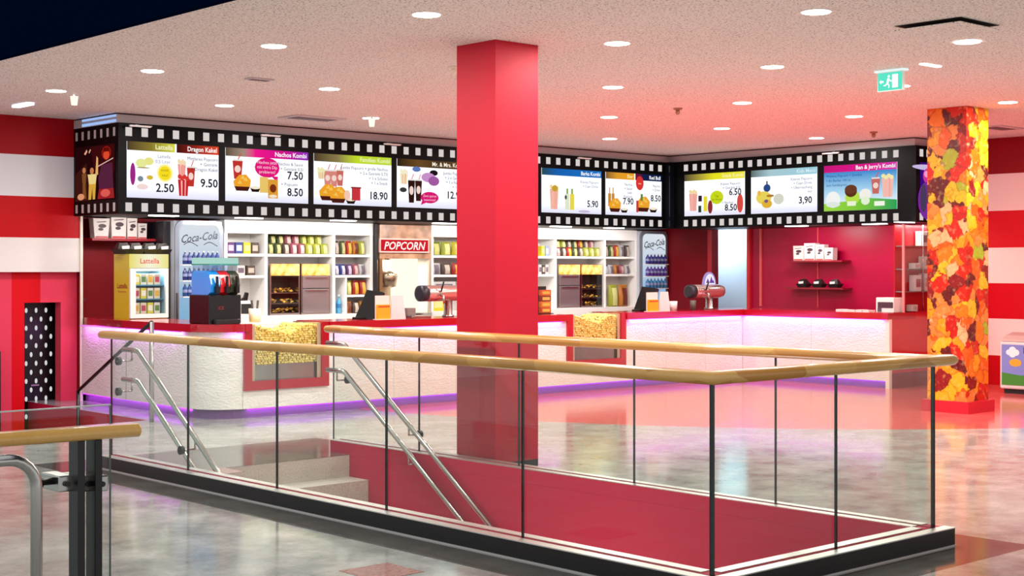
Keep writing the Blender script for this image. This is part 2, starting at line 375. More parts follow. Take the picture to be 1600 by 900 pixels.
sl = mesh_of(G().prism(ell(0, 0, .016, .031, 10), 0, .006, M=frame((0, 0, 0), (1, 0, 0), (0, -1, 0))), glow('#f2f2f4', .75))
for r in range(19):
    for q in range(5):
        x = xd0+.05+.125*(q+(.5 if r % 2 else 0)); zz = zt-.10-.107*r
        if x < xd1+.03: share('slot', sl, door, (x, YL+.40, zz))
g = G().box(xd0+.10, xd0+.20, YL+.37, YL+.385, .18, .20); obj('handle', g, M_STEEL, door)
door2 = struct('door_2', G().box(5.2, xa(5, YL), YL+.07, YL+.12, -.86, za(550, 6.9, YL)), M_BLACK)
g = G().box(XE-.02, XE+.012, YL-.02, YL, 0, 2.26); struct('trim_1', g, M_CREAM)
# wall behind the counter, right wall
g = G(); g.box(XE, 19.5, YW, YW+.25, 0, CEIL); g.box(XE, XE+.02, YL, YW, 0, CEIL); struct('wall_back', g, mat('#7d0614', .5, spec=.2))
zr = [za(y, XW, ya(1570, XW)) for y in (603, 558, 500, 443, 387, 330, 272)]
YE = 10.95                    # end of the counter block
g = G(); g.box(XW, XW+.2, -2, YE, 0, CEIL)
struct('wall_right', g, m_stripes(zr[1:], ['#c00512', '#f3dcd6', '#d0041a', '#f6e2da', '#d0041a', '#f3dcd6', '#8f0010'], 'striped_paint_right'))
yd0, yd1 = ya(1172, XW), ya(1110, XW)
g = G(); g.box(XW, XW+.2, YE, yd0, 0, CEIL); struct('wall_service', g, mat('#ae003a', .35, spec=.3))
g = G(); g.box(XW, XW+.2, yd1, YW, 0, CEIL); g.box(XW, XW+.2, yd0, yd1, 2.3, CEIL); struct('wall_corner', g, mat('#860716', .5, spec=.2))
g = G(); g.box(XW+.9, XW+1.0, yd0-.6, yd1+1.2, 0, 2.6); struct('wall_corridor', g, mat('#bcd8ec', .6))
lamp('corridor_fill', 'RECTANGLE', (XW+.35, yd1+.45, 2.3), 26, .3, None, (.85, .95, 1), (0, math.radians(-50), 0), .8)  # added fill without a fitting, aimed at the wall to brighten the doorway
y1190 = ya(1190, XW)
g = G(); g.box(XW-.05, XW, yd0-.03, yd0+.03, 0, 2.24); g.box(XW-.05, XW, yd1-.03, yd1+.02, 0, 2.24); struct('trim_2', g, mat('#d2202c', .35))
g = G(); g.box(XW-.03, XW, y1190-.01, y1190+.02, CT, 2.24); g.box(XW-.02, XW, 13.3, 13.31, CT, 2.24); struct('trim_3', g, mat('#ea6a6a', .4))

# grey band and shadow gap above the film fascia, the gap's shade painted as a dark strip
g = G(); e = .05
g.box(xa(185, YF), XF+e, YF+e, YL-.001, 3.285, CEIL-.016); g.box(XF+e, XW, YE+e, YW, 3.285, CEIL-.016); struct('trim_4', g, M_GREY)
g = G(); g.box(xa(185, YF)+.01, XF+e, YF+e+.015, YL-.001, CEIL-.016, CEIL); g.box(XF+e+.015, XW, YE+e+.015, YW, CEIL-.016, CEIL); struct('trim_5', g, mat('#2a0d16', .7))

# ------------------------------------------------------------------ pillars
def pillar(x0, x1, y0, y1, m, label, base=None, bm_=None, ob=.0):
    t = thing('pillar', label, 'pillar', ((x0+x1)/2, (y0+y1)/2, 0))
    obj('shaft', G().box(x0, x1, y0, y1, .0 if not base else base, CEIL), m, t)
    if base: obj('plinth', G().box(x0-ob, x1+ob, y0-ob, y1+ob, 0, base), bm_, t)
    return t
px0, py0 = fl(772, 59.5, CEIL)
pillar(7.575, 8.035, 8.53, 9.0, M_PILLAR, 'plain red square pillar standing right behind the glass railing', .07, M_DSTEEL, .0)
pillar(14.5, 14.96, 8.5, 8.99, M_CANDY, 'square pillar wrapped in a print of colourful gummy sweets', .13, mat('#c8102a', .4), .05)

# ------------------------------------------------------------------ glass railing round the stair
def oval(wd, h, k=16):
    r = h/2; o = wd/2-r; pts = []
    for i in range(k):
        a = 2*math.pi*i/k; pts.append((r*math.cos(a)+(o if math.cos(a) > 0 else -o), r*math.sin(a)))
    return pts
XG, XG2, YG = 5.49, 7.465, 4.59
rail = thing('glass_railing', 'glass railing with light wooden handrail round three sides of the stairwell', 'railing', (XG, YG, 0))
YN1, YFR = ya(174, XG), ya(521, XG2)
g = G(); g.sweep([(XG, YN1+.08, 1.068), (XG, YG, 1.068), (XG2+.13, YG, 1.068)], oval(.125, .066), cap=.09); g.sweep([(XG2, YG+.01, 1.068), (XG2, YFR+.04, 1.068)], oval(.125, .066), cap=.06); obj('handrail', g, M_WOOD, rail)
def pane(x0, x1, y0, y1, z0=.10, z1=1.04, parent=None, name='glass_pane'):
    g = G(); g.box(x0, x1, y0, y1, z0, z1); g.bm.faces.ensure_lookup_table()
    alongY = (y1-y0) > (x1-x0)
    for i, f in enumerate(g.bm.faces): f.material_index = 0 if (i in ((3, 5) if alongY else (2, 4))) else 1
    return obj(name, g, [M_GLASS, M_EDGE], parent)
T = .008; gp = .003
ys_ = [ya(p, XG) for p in (1087, 817, 604, 433, 294, 174)]; ys_[0] = YG+T
for a, b in zip(ys_, ys_[1:]): pane(XG-T, XG+T, a+gp, b-gp, parent=rail)
xs_ = [XG-T, xa(1306, YG), XG2+T]
for a, b in zip(xs_, xs_[1:]): pane(a+gp, b-gp, YG-T, YG+T, parent=rail)
ys_ = [ya(p, XG2) for p in (1480, 1212, 991, 811, 655, 521)]; ys_[0] = YG+T
for a, b in zip(ys_, ys_[1:]): pane(XG2-T, XG2+T, a+gp, b-gp, parent=rail)
obj('corner_seal', G().box(XG-T-.004, XG+.004, YG-T-.004, YG+.004, .10, 1.04), M_EDGE, rail)
obj('corner_seal', G().box(XG2-.004, XG2+.008, YG-.008, YG+.004, .10, 1.04), M_DSTEEL, rail)
YN, YFE = YN1+.02, ya(516, CF0)
CU = .10
def curb(x0, x1, y0, y1, out):   # dark steel outside, red inside
    g = G(); g.box(x0, x1, y0, y1, 0, CU); g.bm.faces.ensure_lookup_table(); fa = g.bm.faces
    for i, f in enumerate(fa): f.material_index = 1
    fa[out].material_index = 0
    if out == 5: fa[2].material_index = 0; fa[4].material_index = 0
    if out == 2: fa[3].material_index = 0; fa[5].material_index = 0
    if out == 3: fa[4].material_index = 1
    return obj('curb', g, [M_DSTEEL, M_WELL], rail)
curb(CN0, CN1, CE0, YN, 5); curb(CN1, CF1, CE0, CE1, 2); curb(CF0, CF1, CE1, YFE, 3)
g = G()
for a, b in ((CN0-.003, XG-T-.012), (XG+T+.012, CN1)): g.box(a, b, CE1 if a > XG else CE0-.003, YN, CU, CU+.006)
for a, b in ((CE0-.003, YG-T-.012), (YG+T+.012, CE1)): g.box(CN1 if a > YG else CN0-.003, CF1+.003 if a < YG else CF0, a, b, CU, CU+.0062)
for a, b in ((CF0, XG2-T-.012), (XG2+T+.012, CF1)): g.box(a, b, CE1, YFE, CU, CU+.006)
obj('channel_cover', g, M_ALU, rail)
g = G(); g.box(CN0-.006, CN0, CE0-.006, YN, 0, .008); g.box(CN0, CF1, CE0-.006, CE0, 0, .008); obj('floor_strip', g, M_ALU, rail)

# steel handrails going down the stair
def stair_rail(x, xg, y_flat, zf, label, side, nb):
    t = thing('stair_handrail', label, 'handrail', (x, y_flat, zf), 'steel stair handrails')
    yb = y_flat-.22; slope = .187/.27; pts = [(x, y_flat+.03, zf), (x, yb+.02, zf), (x, yb-.02, zf-.012)]
    L_ = 2.9; pts.append((x, yb-L_, zf-slope*L_)); obj('rail', G().tube(pts, .021), M_STEEL, t)
    for k in range(nb):
        yy = yb+.1 if k == 0 else yb-.95*k+.05; zz = zf if k == 0 else zf-slope*(yb-yy)
        zz2 = zz-.085
        gb = G(); gb.tube([(x, yy, zz-.01), (x, yy, zz2)], .008, 8); gb.tube([(x, yy, zz2), (xg, yy, zz2)], .007, 8)
        b = obj('bracket', gb, M_STEEL, t)
        ga = G(); ga.lathe([(.033, 0), (.033, .03)], 0, 0, 14, M=Matrix.Translation((xg, yy, zz2)) @ Matrix.Rotation(math.pi/2 if side > 0 else -math.pi/2, 4, 'Y')); obj('disc', ga, M_DSTEEL, b)
    return t
yf0 = ya(195, 5.63); zu, zl = za(546, 5.63, yf0), za(593, 5.63, yf0)
stair_rail(5.63, XG+T, yf0, zu, 'upper steel handrail on near glass, left of stair', 1, 3)
stair_rail(5.63, XG+T, yf0, zl, 'lower steel handrail on near glass, left of stair', 1, 3)
yf1 = ya(514, 7.33); zu, zl = za(536, 7.33, yf1), za(578, 7.33, yf1)
stair_rail(7.33, XG2-T, yf1, zu, 'upper steel handrail on far glass, beside red stairwell wall', -1, 4)
stair_rail(7.33, XG2-T, yf1, zl, 'lower steel handrail on far glass, beside red stairwell wall', -1, 4)
# thin steel rail of the small stair on the left
xq, yq0, yq1 = 7.42, ya(237, 7.42), ya(122, 7.42)
zq0, zq1 = za(503, xq, yq0), za(611, xq, yq1)
t = thing('stair_handrail', 'thin steel handrail on two posts beside the left end of the counter', 'handrail', (xq, yq0, 0))
obj('rail', G().tube([(xq, yq0, zq0), (xq, yq1, zq1)], .02), M_DSTEEL, t)
obj('post', G().tube([(xq, yq0, .0), (xq, yq0, zq0)], .024), M_STEEL, t); obj('post', G().tube([(xq, yq1, -.86), (xq, yq1, zq1)], .02), M_DSTEEL, t)

# railing in the lower left foreground
zw = 1.065; xe, ye = 2.30, 4.40
d = (EYE-zw)*F/(671-YH); xe, ye = (-590/F*d)*SI+d*CO, (590/F*d)*CO+d*SI
fr = thing('glass_railing', 'short foreground glass railing with wooden handrail on two dark posts', 'railing', (xe, ye, 0))
obj('handrail', G().sweep([(xe-2.4, ye+.16, zw), (xe, ye, zw)], oval(.095, .045), cap=.012), M_WOOD, fr)
for p in (123, 149):
    xp = xa(p, ye); gp_ = G(); gp_.box(xp-.0125, xp+.0125, ye-.035+(xe-xp)*.066, ye+.035+(xe-xp)*.066, 0, zw-.02, 0, .003); obj('post', gp_, M_DSTEEL, fr)
yg = ye+.17; xg1 = xa(172, yg)
obj('pane_edge', G().box(xg1-1.9, xg1, yg-.007, yg+.007, za(633, xg1, yg), za(633, xg1, yg)+.004), mat('#b9c4bf', .3), fr)
pane(xg1-1.9, xg1, yg-.007, yg+.007, .04, za(633, xg1, yg), fr)
for p in (108, 140, 163):
    xp = xa(p, ye); zc = za(757, xp, ye); gc = G(); gc.box(xp-.026, xp+.026, ye+.02, ye+.155, zc-.026, zc+.026, 0, .004); b = obj('clamp', gc, M_STEEL, fr)
    gs = G(); gs.lathe([(.009, 0), (.009, .012)], 0, 0, 12, M=Matrix.Translation((xp, ye+.02, zc)) @ Matrix.Rotation(math.pi/2, 4, 'X')); obj('screw', gs, M_DSTEEL, b)
xp = xa(90, ye); zc = za(756, xp, ye); gs = G(); gs.lathe([(.012, 0), (.012, .05), (.017, .05), (.017, .075)], 0, 0, 12, M=Matrix.Translation((xp+.03, ye+.07, zc)) @ Matrix.Rotation(-math.pi/2, 4, 'Y')); obj('knob', gs, M_DSTEEL, fr)
t = thing('steel_handrail', 'bent stainless tube handrail at the left edge, before foreground railing', 'handrail', (2.0, 4.2, 0))
ys0 = 4.22; x1 = xa(57, ys0); zt_ = za(715, x1, ys0)
arc = [(x1-.09+.09*math.sin(a), ys0, zt_-.09+.09*math.cos(a)) for a in [math.pi/2*i/6 for i in range(7)]]
obj('rail', G().tube([(x1-1.2, ys0, zt_)]+arc+[(x1, ys0, 0)], .018, 12), M_STEEL, t)

# ------------------------------------------------------------------ film strip fascia
XL = xa(185, YF)
fas = thing('film_strip_sign', 'long black film strip shaped sign band above the snack counter', 'sign', (XF, YF, 2.23))
ZB0, ZB1 = 2.235, 3.285
obj('band', G().box(XL, XF+.02, YF, YL-.001, ZB0, ZB1).box(XE+.03, XF+.02, YL-.001, YW-.001, ZB0, ZB1), M_FILM, fas)
obj('band', G().box(XF, XW-.001, YE, YF+.02, ZB0, ZB1), M_FILM, fas)
hm = {a: mesh_of(G().prism([(-.04, -.05), (.04, -.05), (.04, .05), (-.04, .05)], 0, .006, M=frame((0, 0, 0), U_, N_)), M_HOLE) for a, U_, N_ in (('x', (1, 0, 0), (0, -1, 0)), ('y', (0, -1, 0), (-1, 0, 0)))}
hl = mesh_of(G().prism([(-.022, -.05), (.022, -.05), (.022, .05), (-.022, .05)], 0, .006, M=frame((0, 0, 0), (0, -1, 0), (-1, 0, 0))), mat('#cfcaca', .5))
zh, zl_ = 3.185, 2.315
n = 46; xa0, xa1 = xa(201, YF), xa(1031, YF)
for i in range(n):
    for zz in (zh, zl_): share('perforation', hm['x'], fas, (xa0+(xa1-xa0)*i/(n-1), YF, zz))
n = 22; y0_, y1_ = ya(1072, XF), ya(1400, XF)
for i in range(n):
    for zz in (zh, zl_): share('perforation', hm['y'], fas, (XF, y0_+(y1_-y0_)*i/(n-1), zz))
for i in range(7):
    for zz in (zh, zl_): share('perforation', hl, fas, (XL, YF+.10+i*.16, zz))
for i in range(6):
    for zz in (zh, zl_): share('perforation', hm['x'], fas, (XF+.13+i*.17, YE, zz))
obj('corner_post', G().box(XF-.10, XF, YF-.10, YF, ZB0, ZB1), mat('#10161f', .12), fas)
obj('lit_trim', G().box(XL-.012, XL, YF+.05, YF+.9, ZB1+.01, ZB1+.04).box(XL-.012, XL, YF+.05, YF+.9, ZB1+.07, ZB1+.095), glow('#a9c8ff', .9), fas)

# menu boards -------------------------------------------------------
ZM0, ZM1 = 2.425, 3.075
DK = '#3a3a44'
class Board:
    def __init__(s, label, P0, U, N, wd, hd=ZM1-ZM0):
        s.t = thing('menu_screen', label, 'screen', P0, 'menu screens in the film strip'); s.w, s.h = wd, hd
        s.F = frame(P0, U, N); s.parts = {}; s.n = .008; s.cur = None; s.k = 0
        g = G(); g.prism([(0, 0), (wd, 0), (wd, hd), (0, hd)], 0, .008, M=s.F); s.base = g
    def screen(s, m): obj('screen', s.base, m, s.t); return s
    def add(s, part, pts, c):
        part = s.cur or (s.one(part) if part == 'product_picture' else part)
        g, ms = s.parts.setdefault(part, (G(), [])); m = glow(c) if isinstance(c, str) else c
        if m not in ms: ms.append(m)
        s.n += .0004; flat(g, s.F, [(a*s.w, b*s.h) for a, b in pts], s.n, ms.index(m))
    def rect(s, part, a, b, c_, d_, c): s.add(part, [(a, b), (c_, b), (c_, d_), (a, d_)], c)
    def ellipse(s, part, cu, cv, ru, rv, c): s.add(part, ell(cu, cv, ru, rv), c)
    def text(s, part, st, u, v, h, c, align='r', maxw=.5, bold=0., shear=0.):
        g, ms = s.parts.setdefault(part, (G(), [])); m = glow(c)
        if m not in ms: ms.append(m)
        put_text(g, st, s.F, u*s.w, v*s.h, h*s.h, s.n+.0005, maxw*s.w, align, shear, bold, ms.index(m))
    def header(s, u0, u1, stops, title, tc='#ffffff'):
        g = G(); flat(g, s.F, [(u0*s.w, .845*s.h), (u1*s.w, .845*s.h), (u1*s.w, s.h), (u0*s.w, s.h)], .0083)
        ax = 0 if abs(s.F[0][0]) > .5 else 1
        if ax == 1: stops = sorted([(1-p, c) for p, c in stops])
        obj('header_banner', g, glow_ramp(stops, 1.0, ax), s.t); s.text(s.one('title'), title, u1-.02, .885, .085, tc, 'r', (u1-u0)*.7, .02)
    def cup(s, u, v, wd, h, c='#d8403c', top='#f2d9b0'):
        s.cur = s.one('popcorn_picture')
        s.add('product_picture', [(u+.12*wd, v), (u+.88*wd, v), (u+wd, v+h), (u, v+h)], c)
        s.add('product_picture', [(u+.3*wd, v), (u+.42*wd, v), (u+.42*wd, v+h), (u+.26*wd, v+h)], '#f6b7ae'); s.add('product_picture', [(u+.6*wd, v), (u+.7*wd, v), (u+.76*wd, v+h), (u+.62*wd, v+h)], '#f3a59b')
        for k in range(4): s.ellipse('product_picture', u+wd*(.15+.23*k), v+h+(.02 if k % 2 else .05), wd*.17, .045, top)
        s.cur = None
    def drink(s, u, v, wd, h, c='#c0322c'):
        s.cur = s.one('cup_picture')
        s.add('product_picture', [(u+.15*wd, v), (u+.85*wd, v), (u+wd, v+h), (u, v+h)], c); s.ellipse('product_picture', u+wd*.5, v+h*.55, wd*.3, h*.2, '#f4d6cc')
        s.rect('product_picture', u+.05*wd, v+h, u+.95*wd, v+h+.03, '#e9e2dc'); s.add('product_picture', [(u+.5*wd, v+h+.03), (u+.6*wd, v+h+.03), (u+.85*wd, v+h+.14), (u+.75*wd, v+h+.14)], '#e04038')
        s.cur = None
    def nachos(s, u, v, k=1.0):
        s.cur = s.one('nacho_picture')
        s.add('product_picture', [(u+.02*k, v), (u+.14*k, v), (u+.16*k, v+.07*k), (u, v+.07*k)], '#4a1c14')
        s.add('product_picture', [(u, v+.07*k), (u+.16*k, v+.07*k), (u+.17*k, v+.18*k), (u+.12*k, v+.27*k), (u+.05*k, v+.26*k), (u-.01*k, v+.15*k)], '#eda22c')
        for a, b in ((.03, .12), (.09, .17), (.06, .2)): s.add('product_picture', [(u+a*k, v+b*k), (u+(a+.05)*k, v+(b-.01)*k), (u+(a+.03)*k, v+(b+.06)*k)], '#f7c355')
        s.add('product_picture', [(u+.18*k, v-.01), (u+.25*k, v-.01), (u+.27*k, v+.06*k), (u+.16*k, v+.06*k)], '#26120e'); s.ellipse('product_picture', u+.215*k, v+.06*k, .05*k, .025*k, '#f3ead2')
        s.cur = None
    def lines(s, ls, u, v, c=DK, h=.062, dv=.095, maxw=.34):
        for i, l in enumerate(ls): s.text(s.one('small_print'), l, u, v-i*dv, h, c, 'r', maxw)
    def price(s, p, u, v, h=.15): s.text(s.one('price'), p, u, v, h, '#24242c', 'r', .29, .02)
    def done(s):
        for nme, (g, ms) in s.parts.items(): obj(nme.split('#')[0], g, ms, s.t)
    def one(s, nm): s.k += 1; return f'{nm}#{s.k}'
M_SCR = glow_ramp([(0, '#d2d2e4'), (.22, '#f2f4fd'), (1, '#f4f6fc')], 1.2, 2)
def bx(p0, p1, label): x0, x1 = xa(p0, YF), xa(p1, YF); return Board(label, (x0, YF, ZM0), (1, 0, 0), (0, -1, 0), x1-x0).screen(M_SCR)
def by(p0, p1, label): a, b_ = ya(p0, XF), ya(p1, XF); return Board(label, (XF, a, ZM0), (0, -1, 0), (-1, 0, 0), a-b_).screen(M_SCR)
BR = '#4a3a2a'
b = bx(198, 341, 'leftmost menu screen with prices 2.50 and 9.50')
b.header(0, .51, [(0, BR), (.5, '#8a7a30'), (1, '#d8d84a')], 'Lattella', '#f6f2c0'); b.header(.53, 1, [(0, '#3a1412'), (.4, '#8a2018'), (1, '#e2482c')], 'Dragon Kakel')
b.ellipse('product_picture', .06, .42, .028, .2, '#9a2a86'); b.ellipse('product_picture', .15, .62, .06, .08, '#e6ea9a'); b.ellipse('product_picture', .23, .66, .05, .07, '#e8e48a')
b.ellipse('product_picture', .17, .54, .07, .012, '#b09a70'); b.ellipse('product_picture', .14, .34, .03, .05, '#7a8a94'); b.ellipse('product_picture', .24, .37, .035, .04, '#d8b83a'); b.ellipse('product_picture', .16, .2, .06, .05, '#f3d8d4')
b.ellipse('badge', .4, .46, .085, .16, '#fff38a'); b.ellipse('badge', .4, .46, .066, .125, '#f6dc20'); b.text('badge', 'mmh', .4, .49, .05, '#8a7a20', 'c', .1); b.text('badge', 'neu!', .4, .4, .05, '#8a7a20', 'c', .1)
b.lines(['Lattella', '0,5 Liter'], .46, .73, '#7a8290'); b.price('2.50', .5, .12)
b.cup(.54, .42, .09, .22, '#f09a90'); b.drink(.64, .24, .09, .34); b.cup(.54, .06, .12, .3, '#c8202c', '#d83a34'); b.lines(['Mittleres Popcorn', '+ Getränk', '+ Dragon Kakel'], .985, .72); b.price('9.50', .985, .24); b.done()
b = bx(352, 481, 'menu screen with pink header and prices 7.50 and 8.50')
b.header(0, 1, [(0, '#5a4a3a'), (.2, '#a08a78'), (.35, '#f0188a'), (.7, '#d0148a'), (1, '#8a30c0')], 'Nachos Kombi')
b.drink(.08, .42, .12, .34); b.nachos(.1, .2, 1.15); b.ellipse('badge', .49, .66, .15, .19, '#e0187a'); b.add('badge', [(.54, .5), (.62, .5), (.615, .38)], '#e0187a')
for i, tx in enumerate(('Nachos jetzt', 'mit extra Dip', 'probieren!')): b.text('badge', tx, .49, .73-.09*i, .06, '#ffd9ea', 'c', .24)
b.rect('product_picture', .4, .18, .5, .48, '#e9c46a'); b.rect('product_picture', .5, .08, .62, .44, '#dd9a34'); b.ellipse('product_picture', .56, .27, .04, .08, '#7a3018'); b.ellipse('product_picture', .56, .12, .05, .03, '#f3e3c8'); b.ellipse('product_picture', .31, .06, .05, .02, '#eeeeee')
b.lines(['Nachos & Sauce', '+ Getränk 0,5l'], .93, .72); b.price('7.50', .93, .46); b.lines(['+ Popcorn'], .86, .33); b.price('8.50', .93, .14); b.done()
b = bx(490, 611, 'menu screen with lime green header and price 18.90')
b.header(0, 1, [(0, BR), (.3, '#8a7a4a'), (.55, '#c2dc28'), (1, '#bcd83a')], 'Familien Kombi', '#eef6b8')
for u in (.12, .2): b.drink(u, .36, .1, .3, '#d8867a')
b.drink(.28, .38, .09, .3, '#c86a60'); b.cup(.04, .5, .09, .14, '#e8e0a8', '#efe7b0'); b.nachos(.07, .08, 1.2); b.nachos(.2, .04, 1.2); b.rect('product_picture', .47, .1, .58, .34, '#c8343c'); b.rect('product_picture', .46, .34, .59, .37, '#8a2a30'); b.ellipse('product_picture', .41, .2, .04, .1, '#f3c8b0')
b.lines(['Jumbo Popcorn + große Nachos', '+ 2 x Getränk 0,75l', '+ 1 x Schoko', '+ 1 x Snack'], .94, .72, maxw=.66); b.price('18.90', .94, .14); b.done()
x0 = xa(620, YF)
b = Board('menu screen cut off on its right by the red pillar', (x0, YF, ZM0), (1, 0, 0), (0, -1, 0), 1.2).screen(M_SCR)
b.header(0, 1, [(0, '#2a1c10'), (.3, '#6a4a24'), (.6, '#4a3620'), (1, '#6a4a2a')], '  Mr. & Mrs. Kombi', '#fff2dc')
b.cup(.04, .48, .11, .22, '#efe6b4', '#f3ecc8'); b.drink(.15, .1, .1, .46, '#2e1412'); b.drink(.25, .14, .1, .42, '#3a1a16')
b.ellipse('product_picture', .27, .8, .06, .055, '#5a78b8'); b.ellipse('product_picture', .52, .74, .06, .06, '#1c1418'); b.ellipse('product_picture', .44, .64, .1, .1, '#c890c8'); b.ellipse('product_picture', .52, .57, .08, .1, '#a05aa0'); b.ellipse('product_picture', .08, .36, .05, .05, '#3a3a34')
b.ellipse('badge', .46, .22, .13, .12, '#d81a70'); b.add('badge', [(.36, .2), (.42, .12), (.33, .06)], '#d81a70'); b.text('badge', 'Zwei sparen', .46, .23, .05, '#ffd0e4', 'c', .2); b.text('badge', 'zusammen!', .46, .15, .05, '#ffd0e4', 'c', .2)
b.lines(['Jumbo Popcorn', '+ 2 x Getränk', '+ 1 x Nachos', '+ 1 x Eis'], .96, .72); b.price('12.90', .96, .22); b.done()
b = Board('menu screen hidden behind the red pillar in the photograph', (13.19, YF, ZM0), (1, 0, 0), (0, -1, 0), 1.2).screen(M_SCR)
b.rect('header_banner', 0, .845, 1, 1, '#b8242c'); b.cup(.1, .12, .14, .42); b.drink(.3, .12, .11, .42); b.nachos(.5, .12, 1.3); b.done()
b = bx(846, 939, 'menu screen with blue header and price 5.90, right of the red pillar')
b.header(0, 1, [(0, '#284a48'), (.25, '#1860b0'), (1, '#1c74c8')], 'Barka Kombi')
b.cup(.13, .08, .14, .46, '#f2b49a', '#f0d89a'); b.ellipse('product_picture', .21, .55, .05, .07, '#c8a030')
for u, c in ((.38, '#dfe6c8'), (.46, '#e6d64a')): b.rect('product_picture', u, .08, u+.07, .44, c); b.rect('product_picture', u+.02, .44, u+.05, .56, '#8aa83a')
b.ellipse('product_picture', .39, .36, .02, .05, '#4a5a4a'); b.ellipse('product_picture', .7, .05, .1, .03, '#c8bcd8'); b.lines(['Kleines Popcorn', '+ Capri Drink'], .94, .7, '#707088'); b.price('5.90', .94, .16); b.done()
b = bx(946, 1033, 'menu screen with orange and dark blue headers, prices 7.90 and 8.50')
b.header(0, .5, [(0, '#7a5a30'), (.4, '#e09a28'), (1, '#f0a020')], 'Bier', '#ffe49a'); b.header(.52, 1, [(0, '#7a1420'), (.3, '#14204a'), (1, '#0c1a4a')], 'Red Bull'); b.ellipse('badge', .6, .78, .07, .17, '#d83430')
b.text('badge', 'neu', .6, .75, .05, '#ffe0d0', 'c', .1)
for u in (.04, .1): b.rect('product_picture', u, .2, u+.05, .5, '#c88a34'); b.rect('product_picture', u+.015, .5, u+.035, .64, '#d8a85a')
b.nachos(.06, .07, 1.2); b.nachos(.55, .1, 1.35); b.rect('product_picture', .61, .36, .65, .52, '#5a8a3a'); b.rect('product_picture', .53, .08, .57, .36, '#c83a34')
b.lines(['Nachos', '+ Sauce', 'oder', 'Popcorn'], .46, .7, maxw=.2); b.price('7.90', .48, .26); b.lines(['Nachos', '+ Drink'], .97, .7, maxw=.24); b.price('8.50', .98, .36); b.done()
b = by(1070, 1164, 'menu screen with yellow header, first right of the dark inner corner')
b.header(0, 1, [(0, '#4a4430'), (.25, '#a8983a'), (.5, '#e6e020'), (1, '#f0e63a')], 'Snack Kombi', '#fbf6b0')
b.cup(.08, .12, .14, .42, '#f0a89a', '#f0d8a0'); b.rect('product_picture', .24, .34, .3, .48, '#3a2030'); b.rect('product_picture', .24, .08, .29, .24, '#2a3a30'); b.rect('product_picture', .33, .1, .39, .46, '#e8d83a'); b.ellipse('product_picture', .44, .2, .04, .16, '#8a2a30'); b.ellipse('product_picture', .93, .26, .05, .22, '#d84a40')
b.ellipse('badge', .55, .42, .11, .16, '#c6d81c'); b.text('badge', 'Tipp', .55, .43, .05, '#5a6a10', 'c', .1); b.text('badge', 'der Woche', .55, .35, .045, '#5a6a10', 'c', .16)
b.lines(['Kleines Popcorn', '+ Getränk 0,5l'], .93, .7); b.price('6.50', .95, .46); b.lines(['+ Nachos'], .82, .26); b.price('8.50', .88, .1); b.done()
b = by(1174, 1277, 'menu screen with pale blue header and price 3,90')
b.header(0, 1, [(0, '#5a6a6a'), (.3, '#a8c8d0'), (1, '#9ad0e0')], 'Kids Menü', '#d6eef4')
b.ellipse('product_picture', .25, .58, .055, .09, '#2a4a86'); b.rect('product_picture', .24, .66, .26, .74, '#20284a'); b.ellipse('product_picture', .2, .36, .12, .15, '#e9d25a'); b.ellipse('product_picture', .25, .22, .08, .1, '#e0b034'); b.ellipse('product_picture', .3, .4, .06, .03, '#b07a30'); b.ellipse('product_picture', .43, .32, .08, .12, '#d6d6c6'); b.ellipse('product_picture', .13, .47, .03, .06, '#e8b84a'); b.ellipse('product_picture', .24, .28, .03, .04, '#7a5a8a')
b.lines(['Kleines Popcorn', '+ Capri Drink', '+ Überraschung', 'nur'], .93, .72, '#60606c'); b.price('3,90', .93, .2); b.done()
b = by(1288, 1402, 'menu screen with magenta header, blue sky and ice cream tubs')
b.header(0, 1, [(0, '#c8187a'), (.6, '#e01a8a'), (1, '#d83ab0')], "Ben & Jerry's Kombi      ")
g = G(); flat(g, b.F, [(0, .12*b.h), (b.w, .12*b.h), (b.w, .845*b.h), (0, .845*b.h)], .0082); obj('sky_picture', g, glow_ramp([(0, '#e6f2f8'), (.45, '#a6d4f0'), (1, '#3c8cd0')], 1, 2), b.t)
g = G(); flat(g, b.F, [(0, 0), (b.w, 0), (b.w, .2*b.h), (.6*b.w, .26*b.h), (.3*b.w, .2*b.h), (0, .16*b.h)], .0086); obj('meadow_picture', g, glow_ramp([(0, '#2aa05a'), (.5, '#7ac83a'), (1, '#a0d848')], 1, 1), b.t)
b.n = .0092
b.ellipse('product_picture', .13, .25, .1, .18, '#f2f4f2'); b.ellipse('product_picture', .13, .14, .1, .06, '#dfe8e0'); b.ellipse('product_picture', .4, .28, .1, .16, '#b6e04a'); b.ellipse('product_picture', .38, .42, .085, .13, '#5a3020'); b.ellipse('product_picture', .38, .46, .085, .1, '#6a3c28'); b.ellipse('product_picture', .58, .34, .08, .12, '#f2efe6'); b.ellipse('product_picture', .58, .2, .06, .09, '#e2f0d2'); b.rect('product_picture', .7, .08, .84, .18, '#f0f6e6'); b.rect('product_picture', .33, .1, .45, .2, '#e8f2d6')
b.drink(.66, .34, .12, .32, '#c86a64'); b.cup(.8, .26, .16, .4, '#f2bcae', '#f3e6a8')
for i, tx in enumerate(('Mittleres Popcorn + Getränk', '+ Eis Becher 100 ml', 'zum Sonderpreis')): b.text(b.one('small_print'), tx, .04, .74-.1*i, .055, '#1a4a8a', 'l', .58)
b.done()
